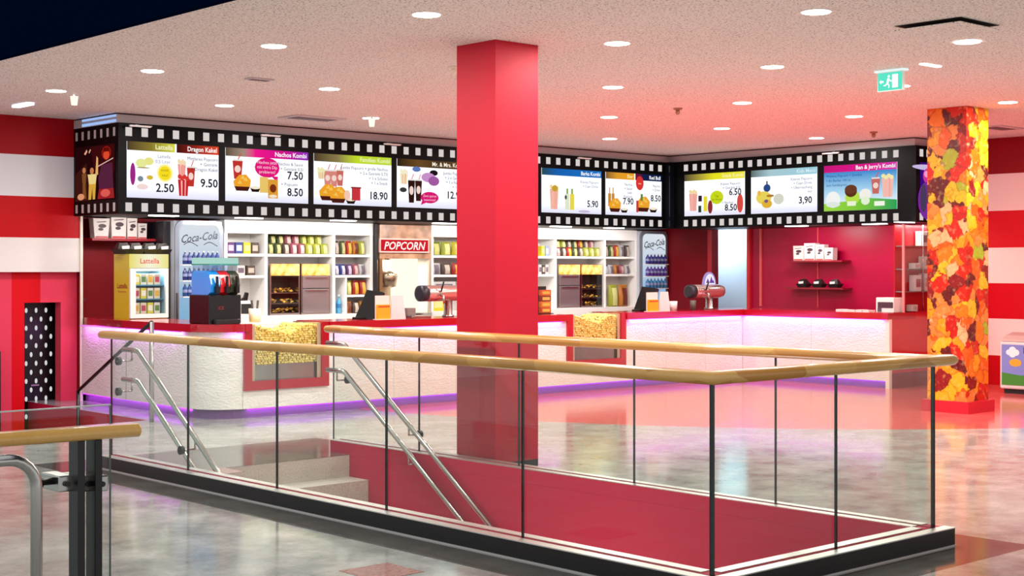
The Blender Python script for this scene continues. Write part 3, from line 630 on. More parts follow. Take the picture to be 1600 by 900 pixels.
# picture panels on the two ends of the film band
def endp(P0, U, N, wd, label, shapes, m, fn=None):
    bb = Board(label, P0, U, N, wd); bb.t['category'] = 'poster'; bb.t.name = 'film_poster'; ORG[bb.t.name] = Vector(P0); del bb.t['group']; bb.screen(m)
    for sh in shapes: bb.ellipse('picture', *sh[:4], sh[4])
    if fn: fn(bb)
    bb.done()
def figs(bb):
    def P(pts, c): bb.add('picture', pts, c)
    P([(.4, .98), (1, .98), (1, .5), (.75, .35), (.5, .5)], '#3a0a0c'); P([(.0, .5), (.3, .7), (.35, 0), (0, 0)], '#3c1410')
    bb.ellipse('picture', .8, .84, .12, .12, '#8a1610'); bb.ellipse('picture', .8, .80, .075, .085, '#d8482a'); P([(.72, .86), (.88, .86), (.86, .93), (.74, .93)], '#5a0c0a')
    P([(.68, .62), (.95, .66), (.98, .2), (.62, .2), (.6, .4)], '#54203a'); P([(.62, .2), (.98, .2), (1, .02), (.58, .02)], '#9a2226'); bb.ellipse('picture', .78, .12, .12, .07, '#d85a52')
    P([(.34, .46), (.56, .46), (.54, .28), (.52, .02), (.46, .02), (.45, .24), (.42, .02), (.35, .02), (.36, .28)], '#d6a23c'); P([(.33, .48), (.57, .48), (.53, .3), (.37, .3)], '#e8cf8a'); bb.ellipse('picture', .44, .54, .05, .06, '#c87a4a'); P([(.53, .46), (.6, .46), (.6, .76), (.56, .8)], '#e2a868')
    P([(.18, .5), (.3, .5), (.28, .3), (.3, .04), (.2, .04), (.2, .3)], '#7a4a24'); bb.ellipse('picture', .24, .56, .045, .055, '#b8764a'); P([(.6, .6), (.98, .72), (.98, .74), (.6, .62)], '#d8b0a8')
    P([(.24, .86), (.31, .94), (.33, .9), (.28, .84)], '#e6a484'); P([(.36, .88), (.4, .94), (.42, .92), (.38, .86)], '#e0b090'); bb.ellipse('picture', .16, .08, .09, .06, '#d8906a')
bb_ = endp((XL, YF+1.08, ZM0-.02), (0, -1, 0), (-1, 0, 0), 1.0, 'dark film poster with glowing figures on the left end of the film strip', [], glow('#22060a'), figs)
endp((XF+.10, YE, ZM0-.02), (1, 0, 0), (0, -1, 0), .84, 'purple film poster beside the gummy sweets pillar',
     [(.25, .9, .5, .06, '#c8b8e0'), (.2, .72, .13, .16, '#c83a9a'), (.18, .76, .08, .07, '#f09ac8'), (.2, .2, .28, .4, '#7a2a9a'), (.3, .16, .08, .3, '#b04ac0'), (.08, .25, .1, .3, '#4a3a5a')], glow('#3a0a7a'))
# little lamp arms along the top of the film band
M_WIRE = mat('#e8e8ea', .3)
def arm(P, U, N, label):
    t = thing('display_lamp', label, 'lamp', P, 'small display lamps along the film strip'); Fm = frame(P, U, N)
    obj('arm', G().tube([Fm @ Vector((0, .0, 0)), Fm @ Vector((.02, -.02, .10))], .007, 6), M_WIRE, t)
    obj('head', G().prism([(-.13, -.035), (.13, -.035), (.15, -.015), (-.13, -.015)], .09, .12, M=Fm), M_WIRE, t)
for p, l in ((212, 'small white display lamp above the leftmost menu screen'), (415, 'small white display lamp above the pink menu screen'), (605, 'small white display lamp left of the red pillar'), (905, 'small white display lamp above the blue menu screen')):
    arm((xa(p, YF), YF, 3.27), (1, 0, 0), (0, -1, 0), l)
arm((XF, ya(1304, XF), 3.27), (0, -1, 0), (-1, 0, 0), 'small white display lamp above the magenta menu screen')
# lamps under the film band
gl = []
for i, (a, l) in enumerate(((252, 'leftmost, above the popcorn boxes'), (385, 'above the left snack shelves'), (532, 'left of the popcorn machine'), (690, 'beside the red pillar'), (872, 'right of the red pillar'), (955, 'above the right snack shelves'))):
    x = xa(a, 15.62); o = place(G().box(x-.17, x+.17, 15.50, 15.62, 2.223, 2.235), 'undercabinet_lamp', M_STRIP, (x, 15.58, 2.225), 'flat white lamp under the film strip, '+l, 'lamp', 'flat lamps under the film strip')
    lamp('undercabinet_light', 'RECTANGLE', (x, 15.75, 2.20), UNDER_W*1.3, .5, None, (1, .97, .95), (math.radians(32), 0, 0), .12)
for a, l in ((1246, 'left above the service wall'), (1368, 'right above the service wall')):
    y = ya(a, 17.55); place(G().box(17.47, 17.59, y-.17, y+.17, 2.223, 2.235), 'undercabinet_lamp', M_STRIP, (17.55, y, 2.225), 'flat white lamp under the film strip, '+l, 'lamp', 'flat lamps under the film strip')
    lamp('undercabinet_light', 'RECTANGLE', (17.7, y, 2.2), UNDER_W*1.6, .12, None, (1, .95, .93), (0, math.radians(-20), 0), .5)
x = 17.2; place(G().box(x-.2, x+.2, YE+.03, YE+.1, 2.225, 2.235), 'undercabinet_lamp', M_STRIP, (x, YE+.065, 2.225), 'flat white lamp above the glass display case', 'lamp', 'flat lamps under the film strip')
lamp('display_light', 'RECTANGLE', (17.7, YE+.06, 2.2), 9, .9, None, (1, .95, .92), size_y=.08)

# ------------------------------------------------------------------ ceiling lamps and fittings
lights = [(658, 20, 'nearest left of the red pillar top'), (1269, 15, 'at the top edge right of centre'), (429, 69, 'above the second menu screen, middle depth'), (960, 64, 'first right of the red pillar'), (253, 110, 'above the leftmost menu screen, left of centre'), (1205, 102, 'left of the green exit sign'), (530, 138, 'above the lime green menu screen'), (962, 134, 'second of the column right of the red pillar'), (116, 143, 'far left, with a small spotlight below it'), (373, 164, 'close above the pink menu screen'), (598, 184, 'close to the film strip, left of the red pillar'), (962, 181, 'third of the column right of the red pillar'), (1161, 158, 'below and left of the exit sign, middle right'), (1333, 180, 'left of the gummy pillar top'), (1132, 199, 'above the yellow menu screen'), (962, 215, 'last of the column right of the red pillar'), (1268, 214, 'above the pale blue menu screen'), (1570, 155, 'right of the gummy pillar'), (1407, 133, 'just behind the exit sign')]
GX = [6.47, 8.42, 10.42, 12.44, 14.52, 16.54]; GY = [6.1, 8.02, 9.98, 11.98, 13.97]
for px, py, l in lights:
    x, y = fl(px, py, CEIL); x = min(GX, key=lambda v: abs(v-x)); y = min(GY, key=lambda v: abs(v-y))
    t = thing('ceiling_downlight', 'round recessed ceiling downlight '+l, 'ceiling light', (x, y, CEIL), 'round ceiling downlights')
    obj('trim_ring', G().lathe([(.115, CEIL-.004), (.115, CEIL-.0005)], x, y, 24), mat('#e9e2da', .4), t)
    obj('lens', G().lathe([(.098, CEIL-.008), (.098, CEIL-.004)], x, y, 24), M_LAMP, t)
    lamp('bulb', 'DISK', (x, y, CEIL-.012), DOWN_W, .2, t, (1, .96, .91))
for q, (x, y) in enumerate(((6.47, 6.1), (10.42, 6.1), (12.44, 6.1), (14.52, 6.1), (16.54, 6.1))):      # the grid goes on beyond the frame
    t = thing('ceiling_downlight', 'round recessed ceiling downlight out of frame at the upper right, '+ordinal(q)+' from left', 'ceiling light', (x, y, CEIL), 'round ceiling downlights out of view')
    obj('lens', G().lathe([(.098, CEIL-.008), (.098, CEIL-.001)], x, y, 24), M_LAMP, t); lamp('bulb', 'DISK', (x, y, CEIL-.012), DOWN_W, .2, t, (1, .96, .91))
for (px, py, l) in ((116, 150, 'white ceiling spotlight hanging below the far left downlight'), (581, 186, 'white ceiling spotlight close to the film strip')):
    x, y = fl(px, py-4, CEIL); t = thing('ceiling_spotlight', l, 'spotlight', (x, y, CEIL))
    obj('stem', G().lathe([(.012, CEIL-.03), (.012, CEIL)], x, y, 10), M_WHITE, t); obj('head', G().lathe([(.03, CEIL-.12), (.04, CEIL-.03)], x, y, 14), glow('#fff4e0', 1.2), t)
x, y = fl(1454, 101, CEIL); place(G().box(x-.14, x+.14, y-.028, y+.028, CEIL-.012, CEIL-.001), 'slot_lamp', glow('#fff6ea', 3), (x, y, CEIL), 'small rectangular ceiling lamp right of the exit sign', 'ceiling light')
x, y = fl(36, 162, CEIL); place(G().box(x-.04, x+.04, y-.2, y+.2, CEIL-.03, CEIL-.001), 'slot_lamp', glow('#e4ecff', 2), (x, y, CEIL), 'small rectangular ceiling lamp at the far left above the striped wall', 'ceiling light')
# square ceiling hatch with dropped cover
x, y = 9.62, 5.80; t = thing('air_vent', 'square air vent with dropped cover in the ceiling, upper right', 'vent', (x, y, CEIL))
obj('recess', G().box(x-.27, x+.27, y-.27, y+.27, CEIL-.003, CEIL-.001), mat('#1c0e0a', .8), t); obj('cover', G().box(x-.27, x+.29, y-.27, y+.29, CEIL-.036, CEIL-.03), M_CEIL, t)  # flat dark plate stands in for the shade inside the opening
for px, py, l, s_ in ((405, 123, 'small square ceiling vent left of centre', .12), (488, 184, 'flat ceiling vent close to the film strip', .35), (1562, 199, 'dark slot vent right of the gummy pillar', .3)):
    x, y = fl(px, py, CEIL); t = thing('air_vent', l, 'vent', (x, y, CEIL))
    obj('frame', G().box(x-s_, x+s_, y-s_*.6, y+s_*.6, CEIL-.014, CEIL-.001), mat('#cbbfc4', .5), t); obj('slot', G().box(x-s_*.8, x+s_*.8, y-s_*.3, y+s_*.3, CEIL-.018, CEIL-.014), mat('#6a5a5e', .6), t)
for px, py, l in ((709, 104, 'small white ceiling sprinkler at the left edge of the red pillar'), (1059, 169, 'brass smoke detector on the ceiling above the inner corner'), (1365, 206, 'small smoke detector close above the magenta menu screen')):
    x, y = fl(px, py, CEIL); t = thing('smoke_detector', l, 'detector', (x, y, CEIL)); c = '#fff2e0' if px < 800 else '#a87a58'
    obj('base', G().lathe([(.045, CEIL-.02), (.055, CEIL)], x, y, 16), mat(c, .4), t); obj('sensor', G().lathe([(.012, CEIL-.075), (.03, CEIL-.055), (.02, CEIL-.02)], x, y, 12), mat(c, .4), t)
# exit sign
x, y = fl(1372, 111, CEIL); wd = .25
t = thing('exit_sign', 'hanging green emergency exit sign with running figure', 'sign', (x, y, CEIL)); Fm = frame((x, y, CEIL-.185), (0, -1, 0), (-1, 0, 0))
obj('housing', G().prism([(-.008, -.008), (wd+.008, -.008), (wd+.008, .175), (-.008, .175)], -.035, 0, M=Fm), M_WHITE, t)
obj('canopy', G().box(x-.02, x+.06, y-wd-.03, y+.03, CEIL-.018, CEIL), glow('#eafaf8', 1.0), t)
obj('face', G().prism([(0, 0), (wd, 0), (wd, .16), (0, .16)], 0, .003, M=Fm), glow('#5fe8c8', 1.0), t)
g = G(); flat(g, Fm, [(.15, .02), (.21, .02), (.21, .14), (.15, .14)], .0036); flat(g, Fm, ell(.115, .125, .012, .012, 12), .0036)
flat(g, Fm, [(.1, .11), (.125, .105), (.11, .06), (.09, .065)], .0036); flat(g, Fm, [(.105, .065), (.125, .045), (.118, .02), (.108, .022), (.112, .042), (.095, .055)], .0036); flat(g, Fm, [(.092, .065), (.1, .055), (.08, .04), (.06, .04), (.06, .05), (.076, .05)], .0036); flat(g, Fm, [(.122, .1), (.14, .085), (.15, .09), (.146, .078), (.134, .075), (.118, .09)], .0036)
flat(g, Fm, [(.015, .08), (.035, .1), (.035, .088), (.06, .088), (.06, .072), (.035, .072), (.035, .06)], .0036); obj('pictogram', g, glow('#f4fffc', 1.4), t)

# ------------------------------------------------------------------ counter
XA, XB = 7.93, XE            # front left corner, left end at the wall
DP = .62                     # counter depth
X1, X2 = xa(380, YC), xa(512, YC); X3, X4 = xa(885, YC), xa(976, YC)
ZP = .10                     # plinth height
cnt = thing('snack_counter', 'white relief fronted snack counter with purple light strips along its foot', 'counter', (12, YC+.3, 0))
def front_panel(pts, z0, z1):      # pts: polyline of the front in xy, pieces get a shallow waved relief
    g = G(); nz = 12; cols = []
    L = 0; P = [Vector((*p, 0)) for p in pts]; dense = []
    for a, b_ in zip(P, P[1:]):
        k = max(2, int((b_-a).length/.045)); dense += [a.lerp(b_, i/k) for i in range(k)]
    dense.append(P[-1])
    for i, p in enumerate(dense):
        d_ = (dense[min(i+1, len(dense)-1)]-dense[max(i-1, 0)]).normalized(); nn = Vector((d_.y, -d_.x, 0)); col = []
        for j in range(nz+1):
            zz = z0+(z1-z0)*j/nz; s_ = p.x*3.1+p.y*2.7
            r = .003*math.sin(s_*5+zz*11+1.3*math.sin(zz*17+s_))+.002*math.sin(s_*11-zz*19)
            if j in (0, nz) or i in (0, len(dense)-1): r = -.001
            col.append(g.bm.verts.new(p+nn*r+Vector((0, 0, zz))))
        cols.append(col)
    for i in range(len(cols)-1):
        for j in range(nz):
            f = g.bm.faces.new((cols[i][j], cols[i+1][j], cols[i+1][j+1], cols[i][j+1])); f.smooth = True
    return obj('front_panel', g, M_RELIEF, cnt)
RC = .45
corner = [(XA+RC-RC*math.cos(a), YC+RC-RC*math.sin(a)) for a in [math.pi/2*i/8 for i in range(9)]]
ZT = CT-.085
front_panel([(XB-.01, YL-.02), (XB-.06, 15.3)], ZP, ZT); front_panel([(XB-.06, 15.29), (XA, YC+RC)], ZP, ZT); front_panel(corner, ZP, ZT)
front_panel([(XA+RC+.003, YC), (X1-.003, YC)], ZP, ZT)
zwb = za(611, X1, YC)
front_panel([(X1, YC), (X2, YC)], ZP, zwb)
front_panel([(X3, YC), (X4, YC)], ZP, za(576, X3, YC))
def run(a, b_, n): return [a+(b_-a)*i/n for i in range(n+1)]
for q0, q1, n in ((X2, X3, 4), (X4, XC, 3)):
    xs3 = run(q0, q1, n)
    for a, b_ in zip(xs3, xs3[1:]): front_panel([(a+.001, YC), (b_-.001, YC)], ZP, ZT)
ysr = run(YC, YE+.06, 2)
for a, b_ in zip(ysr, ysr[1:]): front_panel([(XC, a-.001), (XC, b_+.001)], ZP, ZT)
obj('end_post', G().box(XC-.012, XC+.05, YE, YE+.06, 0, ZT), M_CREAM, cnt)
# carcass behind the fronts, plinth and light strips
g = G(); poly = [(XB+.04, YW-.02), (XA+.06, YC+RC)]+[(x+.05, y+.05) for x, y in corner]+[(X1, YC+.04)]
g.prism([(XA+.06, YC+.55), (XA+.14, YC+.24), (XA+.5, YC+.09), (X1-.04, YC+.09), (X1-.04, YC+DP), (XA+DP, YC+DP), (XB+DP, YL+.2), (XB+.06, YL-.02)][::-1], .005, ZT-.001)
g.box(X2+.04, X3-.04, YC+.08, YC+DP, .005, ZT-.001); g.box(X4+.04, XC+.08, YC+.08, YC+DP, .005, ZT-.001); g.box(XC+.08, XC+DP, YE+.06, YC+DP, .005, ZT-.001)
obj('carcass', g, mat('#5a0812', .5), cnt)
M_PLINTH = mat('#7a4a8c', .35, name='plinth_led_tint')  # purple glow of the light strips painted into the plinth colour
def plinth(pts):
    g = G(); P = [Vector((*p, 0)) for p in pts]
    for a, b_ in zip(P, P[1:]):
        g.face([a, b_, b_+Vector((0, 0, ZP)), a+Vector((0, 0, ZP))])
    return g
ins = .05
cin = [(x+ins*.7, y+ins*.7) for x, y in corner]
obj('plinth', plinth([(XB+ins, YL-.02), (XA+ins, YC+RC)]+cin+[(X2, YC+ins), (XC+ins, YC+ins), (XC+ins, YE+.02)]), M_PLINTH, cnt)
cn2 = [(x-.004, y-.004) for x, y in corner]
def strip(x0, x1, y0, y1, z_, h=.008): return G().box(x0, x1, y0, y1, z_, z_+h)
g = G(); g.box(XA+RC, XC, YC+.012, YC+.022, ZP-.014, ZP-.004); g.box(XC+.012, XC+.022, YE+.06, YC, ZP-.014, ZP-.004); g.box(XB-.0, XB+.01, YC+RC, YL-.03, ZP-.014, ZP-.004); obj('light_strip', g, M_LED, cnt)
# red tops (left of, between and right of the popcorn windows)
def worktop(poly, label):
    t = G(); t.prism(poly, ZT, CT); cx = sum(p[0] for p in poly)/len(poly); cy = sum(p[1] for p in poly)/len(poly)
    return place(t, 'worktop', M_REDTOP, (cx, cy, ZT), label, 'worktop')
ov = .05
worktop([(XB+.02, YL-.003), (XB-.06-ov, 15.3), (XA-ov, YC+RC)]+[(x-ov*math.cos(math.pi/2*i/8), y-ov*math.sin(math.pi/2*i/8)) for i, (x, y) in enumerate(corner)]+[(X1, YC-ov), (X1, YC+DP), (XA+DP, YC+DP), (XB+DP, YL+.2), (XB+.03, YL+.2), (XB+.03, YL-.003)], 'red worktop curving round the left end of the counter')
worktop([(X2, YC-ov), (X3, YC-ov), (X3, YC+DP), (X2, YC+DP)], 'red worktop between the two popcorn windows')
worktop([(X4, YC-ov), (XC-ov, YC-ov), (XC-ov, YE), (XC+DP, YE), (XC+DP, YC+DP), (X4, YC+DP)], 'red L-shaped worktop at the right end of the counter')
g = G(); g.box(XA+.3, X1-.01, YC-.03, YC-.016, ZT-.008, ZT-.001); g.box(X2+.1, X3-.1, YC-.03, YC-.016, ZT-.008, ZT-.001); g.box(X4+.1, XC, YC-.03, YC-.016, ZT-.008, ZT-.001); g.box(XC-.03, XC-.016, YE+.05, YC, ZT-.008, ZT-.001); g.box(XB-.09, XB-.08, 14.0, 16.4, ZT-.008, ZT-.001); obj('light_strip', g, M_LED, cnt)
PUR = (.72, .16, 1.0)
def led(x0, x1, y0, y1, z_, p, rot=(0, 0, 0)): lamp('led_light', 'RECTANGLE', ((x0+x1)/2, (y0+y1)/2, z_), p, max(.02, abs(x1-x0)), cnt, PUR, rot, max(.02, abs(y1-y0)))
ti = math.radians(25)
for a, b_ in ((XA+.22, X1-.01), (X2+.1, X3-.1), (X4+.1, XC-.05)):
    led(a, b_, YC-.036, YC-.02, ZT-.012, LED_W*(b_-a)*.7, (ti, 0, 0))
led(XC-.036, XC-.02, YE+.1, YC-.05, ZT-.012, LED_W*2.4*.7, (0, -ti, 0)); led(XB-.10, XB-.086, 14.0, 16.4, ZT-.012, LED_W*2.7*.7, (0, -ti, 0))
tj = math.radians(50)
led(XA+RC, XC, YC+.002, YC+.014, ZP-.016, LED_W*8.3*.3, (tj, 0, 0)); led(XC+.002, XC+.014, YE+.1, YC, ZP-.016, LED_W*2.4*.3, (0, -tj, 0)); led(XB-.035, XB-.02, YC+RC, YL-.1, ZP-.016, LED_W*3*.3, (0, -tj, 0))

# popcorn windows
def popcorn_window(x0, x1, zb, label, hl):
    t = thing('popcorn_case', label, 'display case', ((x0+x1)/2, YC+.2, zb)); fw = .095
    obj('frame', G().box(x0, x0+fw, YC-.03, YC+.02, zb, CT).box(x1-fw, x1, YC-.03, YC+.02, zb, CT).box(x0+fw, x1-fw, YC-.03, YC+.02, zb, zb+.10), M_REDTOP, t)
    obj('casing', G().box(x0+.02, x0+.05, YC+.02, YC+DP, zb, CT-.01).box(x1-.05, x1-.02, YC+.02, YC+DP, zb, CT-.01).box(x0+.05, x1-.05, YC+DP-.03, YC+DP, zb, CT-.12).box(x0+.05, x1-.05, YC+.02, YC+DP, zb, zb+.02), M_ALU, t)
    a, b_ = x0+fw, x1-fw; zi = zb+.10
    obj('glass_front', G().box(a, b_, YC-.012, YC-.004, zi, CT-.005), M_SHOWGLASS, t)
    obj('kick_panel', G().box(a, b_, YC+.03, YC+.04, zi, zi+.17), M_STEEL, t)
    obj('side_trim', G().box(a, a+.05, YC-.003, YC+.0, zi, CT-.01).box(b_-.05, b_, YC-.003, YC, zi, CT-.01), mat('#c9a98e', .4), t)
    # heap
    g = G(); rnd = random.Random(int(x0*100)); me = bmesh.new(); bmesh.ops.create_icosphere(me, subdivisions=1, radius=1); base = [v.co.copy() for v in me.verts]; fc = [[v.index for v in f.verts] for f in me.faces]; me.free()
    def top(x): u = (x-a)/(b_-a); return CT-.045-.09*math.exp(-((u-.52)/.16)**2)+.015*math.sin(u*17)
    pts = []
    ny = int((b_-a)/.026)
    for i in range(ny):
        for j in range(26):
            x = a+.02+(b_-a-.04)*(i+rnd.random())/ny; zz = zi+.18+j*.025
            if zz < top(x): pts.append((x, YC+.03+rnd.random()*.02, zz))
        for j in range(16): x = a+.02+(b_-a-.04)*(i+rnd.random())/ny; pts.append((x, YC+.04+j*.03, top(x)+rnd.uniform(-.01, .01)))
    for p in pts:
        r = rnd.uniform(.013, .02); vs = [g.bm.verts.new(Vector(p)+v*r*rnd.uniform(.75, 1.3)) for v in base]
        for f in fc: g.bm.faces.new([vs[i] for i in f]).smooth = True
    g.box(a+.01, b_-.01, YC+.06, YC+DP-.04, zi+.17, CT-.17)
    h = place(g, 'popcorn_heap', M_POP, ((a+b_)/2, YC+.2, zi+.17), hl, 'popcorn'); h['kind'] = 'stuff'
    lamp('case_light', 'RECTANGLE', ((a+b_)/2, YC+.2, CT+.25), 2.2, b_-a, t, (1, .9, .7), size_y=.3)
popcorn_window(X1, X2, zwb, 'red framed glass popcorn case in the counter, left of the pillar', 'yellow popcorn heaped behind glass in the left counter window')
popcorn_window(X3, X4, za(576, X3, YC), 'red framed glass popcorn case in the counter, right of the pillar', 'yellow popcorn heaped behind glass in the right counter window')

# ------------------------------------------------------------------ shelving behind the counter
YS0 = 16.45                   # shelf fronts
def zs(y, px=460): return za(y, xa(px, YS0), YS0)
def bay_shelves(t, x0, x1, zlist, th=.035):
    for zz in zlist: obj('shelf', G().box(x0, x1, YS0, YW-.03, zz-th, zz), M_WHITE, t)
def unit(x0, c1, c2, x3, label, mirror=False):
    t = thing('shelf_unit', label, 'shelving', ((x0+x3)/2, YS0+.2, 0)); u = .045
    obj('back_panel', G().box(x0, x3, YW-.03, YW-.002, 0, 2.234), M_WHITE, t)
    for x in (x0, c1, c2, x3-u): obj('upright', G().box(x, x+u, YS0-.01, YW-.03, 0, Z_H), M_WHITE, t)
    obj('header_panel', G().box(x0, x3, YS0-.015, YW-.03, Z_H, 2.234), M_WHITE, t)
    obj('base_cabinet', G().box(x0, x3, YS0-.25, YS0-.012, 0, Z_B), M_WHITE, t)
    return t
Z_H, Z_1, Z_2, Z_B = zs(366), zs(397), zs(430), zs(492)
XU = [xa(p, YS0) for p in (350, 413, 519, 582)]
u1 = unit(XU[0], XU[1], XU[2], XU[3], 'white snack shelving left of the popcorn machine'); k = .045
bay_shelves(u1, XU[0]+k, XU[1], (Z_1, Z_2, Z_B)); bay_shelves(u1, XU[1]+k, XU[2], (Z_1, Z_B)); bay_shelves(u1, XU[2]+k, XU[3]-k, (Z_1, Z_2, Z_B))
dx = xa(541, YS0); Z_3 = zs(462); obj('divider', G().box(dx-.012, dx+.012, YS0, YW-.03, Z_B, Z_2-.035), M_WHITE, u1); obj('shelf', G().box(dx+.012, XU[3]-k, YS0, YW-.03, Z_3-.03, Z_3), M_WHITE, u1)
XV = [15.42, xa(866, YS0), xa(943, YS0), xa(994, YS0)]
u2 = unit(XV[0], XV[1], XV[2], XV[3], 'white snack shelving right of the red pillar')
bay_shelves(u2, XV[0]+k, XV[1], (Z_1, Z_2, Z_B)); bay_shelves(u2, XV[1]+k, XV[2], (Z_1, Z_B)); bay_shelves(u2, XV[2]+k, XV[3]-k, (Z_1, Z_2, Z_B))
XM = [xa(673, YS0), 14.45, 15.40]
u3 = unit(XM[0], XM[1], XM[1]+.5, XM[2], 'white snack shelving partly hidden behind the red pillar')
bay_shelves(u3, XM[0]+k, XM[1], (Z_1, Z_2, zs(455, 690), Z_B)); bay_shelves(u3, XM[1]+k, XM[1]+.5, (Z_1, Z_2, Z_B)); bay_shelves(u3, XM[1]+.5+k, XM[2]-k, (Z_1, Z_2, Z_B))
for a, b_ in ((XU[0], XU[3]), (XM[0], XM[2]), (XV[0], XV[3])):
    lamp('shelf_fill', 'RECTANGLE', ((a+b_)/2, YS0-.5, 2.15), 9, b_-a, None, (1, .98, .94), (math.radians(50), 0, 0), .1)  # extra fill in front of each unit, added to brighten the shelves
obj('divider_post', G().box(XU[3]+.004, XU[3]+.05, YS0-.05, YS0+.1, 0, 2.23), M_BLACKM, u1)

# snack packs ---------------------------------------------------------
def pouch_mesh(wd, h, d_, c, c2):
    g = G(); prof = [(0, .15, 1.0), (.06, .9, 1.0), (.45, 1.0, .96), (.85, .55, .97), (.93, .1, 1.0), (1.0, .06, 1.02)]; rings = []
    for v, t_, w_ in prof:
        rings.append([g.bm.verts.new((sx*wd/2*w_, sy*d_/2*t_, v*h)) for sx, sy in ((-1, -.2), (-.5, -1), (.5, -1), (1, -.2), (1, .2), (.5, 1), (-.5, 1), (-1, .2))])
    for j in range(len(rings)-1):
        for q in range(8):
            f = g.bm.faces.new((rings[j][q], rings[j][(q+1) % 8], rings[j+1][(q+1) % 8], rings[j+1][q])); f.smooth = True
            f.material_index = 1 if (q == 1 and j in (1, 2)) else 0
    g.bm.faces.new(rings[0][::-1]); g.bm.faces.new(rings[-1])
    return mesh_of(g, [mat(tuple(v*.55 for v in lin(c)), .45), mat(tuple(v*.7 for v in lin(c2)), .5)])
def carton_mesh(wd, h, d_, c, c2):
    g = G(); g.box(-wd/2, wd/2, -d_/2, d_/2, 0, h, 0, .004); g.box(-wd*.36, wd*.36, -d_/2-.002, -d_/2, h*.25, h*.75, 1); return mesh_of(g, [mat(tuple(v*.7 for v in lin(c)), .5), mat(tuple(v*.7 for v in lin(c2)), .5)])
def bottle_mesh(r, h, c, cap, lab):
    g = G(); g.lathe([(r*.8, 0), (r, h*.04), (r, h*.28), (r*1.01, h*.3), (r*1.01, h*.52), (r, h*.54), (r*.9, h*.66), (r*.38, h*.82), (r*.36, h*.9), (r*.42, h*.9), (r*.42, h)], 0, 0, 10, [0, 0, 0, 2, 0, 0, 0, 0, 1, 1]); return mesh_of(g, [mat(c, .15), mat(cap, .4), mat(lab, .4)])
_PM = {}
def item(kind, args, loc, label, group, cat, name):
    if (kind, args) not in _PM: _PM[(kind, args)] = {'pouch': pouch_mesh, 'carton': carton_mesh, 'bottle': bottle_mesh}[kind](*args)
    o = bpy.data.objects.new(name, _PM[(kind, args)]); COL.objects.link(o); o.location = loc; return tag(o, label, cat, group)
def row(kind, specs, x0, x1, y, zz, h, d_, where, group, fill=.92, cat='snack', nm='snack_pack'):
    n = len(specs); st_ = (x1-x0)/n
    for i, sp in enumerate(specs):
        c, c2, word = sp; wd = st_*fill
        item(kind, (round(wd, 3), h, d_, c, c2), (x0+st_*(i+.5), y, zz), f'{word} snack {"pouch" if kind == "pouch" else "carton"} {where}, {ordinal(i)} from left', group, cat, nm)
GR, DG, PK, YG_, BRN, RD, BL, PU, OR, WH, TL = (('#8a9a2e', '#e6df7a', 'olive green'), ('#4a5a24', '#d8cf88', 'dark green'), ('#b8586a', '#f0c8c0', 'dusty pink'), ('#c2c83a', '#f4f0a0', 'yellow green'), ('#5a4438', '#d8c8b8', 'brown'), ('#c8281e', '#f4c040', 'red'), ('#3a4a9a', '#e8e4f0', 'blue'), ('#6a3a7a', '#e0d0e8', 'purple'), ('#dd8a22', '#7a2a14', 'orange'), ('#e6e2de', '#7a6a7a', 'white'), ('#4a9ac8', '#e8f2f8', 'light blue'))
YL = ('#e8d820', '#f6f0a0', 'yellow')
hp = .20
# left unit
row('carton', [PU, BL, YL, BRN], XU[0]+.08, XU[1]-.04, YS0+.12, Z_1, .15, .12, 'on the top left bay of the left shelving', 'cartons on the left shelving', .9)
row('carton', [WH, BRN], XU[0]+.22, XU[1]-.08, YS0+.12, Z_2, .13, .1, 'on the second left shelf of the left shelving', 'cartons on the left shelving', .8)
for un, X_, word in ((u1, XU, 'left'), (u2, XV, 'right')):
    obj('riser', G().box(X_[1]+.06, X_[2]-.02, YS0+.14, YS0+.27, Z_1, Z_1+.11), M_WHITE, un)
    cols = [DG, DG, BRN, PK, PK, YG_, YG_, YG_] if word == 'left' else [PK, BRN, RD, DG, BRN, YG_, YG_, YG_]
    row('pouch', cols, X_[1]+.06, X_[2]-.03, YS0+.065, Z_1, .145, .09, f'in the front row of the {word} shelving', f'front row pouches of the {word} shelving')
    row('pouch', cols[::-1] if word == 'right' else [GR, DG, DG, PK, PK, GR, YG_, YG_], X_[1]+.06, X_[2]-.03, YS0+.205, Z_1+.11, .155, .09, f'in the raised back row of the {word} shelving', f'back row pouches of the {word} shelving')
    row('pouch', [BRN, DG, RD, OR, YG_] if word == 'left' else [BRN, DG, RD, WH, BRN], X_[2]+.07, X_[3]-.07, YS0+.1, Z_1, .19, .1, f'on the top right bay of the {word} shelving', f'top right pouches of the {word} shelving')
    row('pouch', [BL, BL, PU, PK, WH] if word == 'left' else [BL, WH, OR, PK, WH], X_[2]+.07, X_[3]-.07, YS0+.1, Z_2, .15, .1, f'on the second right shelf of the {word} shelving', f'second right shelf pouches of the {word} shelving')
for i in range(3): item('bottle', (.035, .26, '#5aaad0', '#e8f0f4', '#3a7ab0'), (XU[2]+.09+i*.085, YS0+.09, Z_B), f'light blue water bottle at the bottom of the left shelving, {ordinal(i)} from left', 'water bottles of the left shelving', 'bottle', 'water_bottle')
row('pouch', [YG_, RD, RD], dx+.02, XU[3]-.055, YS0+.08, Z_3, .2, .1, 'on the small inner shelf of the left shelving', 'inner shelf pouches of the left shelving')
row('pouch', [OR, BRN, OR], dx+.02, XU[3]-.055, YS0+.08, Z_B, .17, .1, 'at the bottom of the left shelving', 'bottom pouches of the left shelving')
row('carton', [YL, ('#9ab0d8', '#e8e8f0', 'pale blue')], XV[0]+.2, XV[1]-.05, YS0+.12, Z_1, .16, .12, 'on the top left bay of the right shelving', 'cartons of the right shelving', .8)
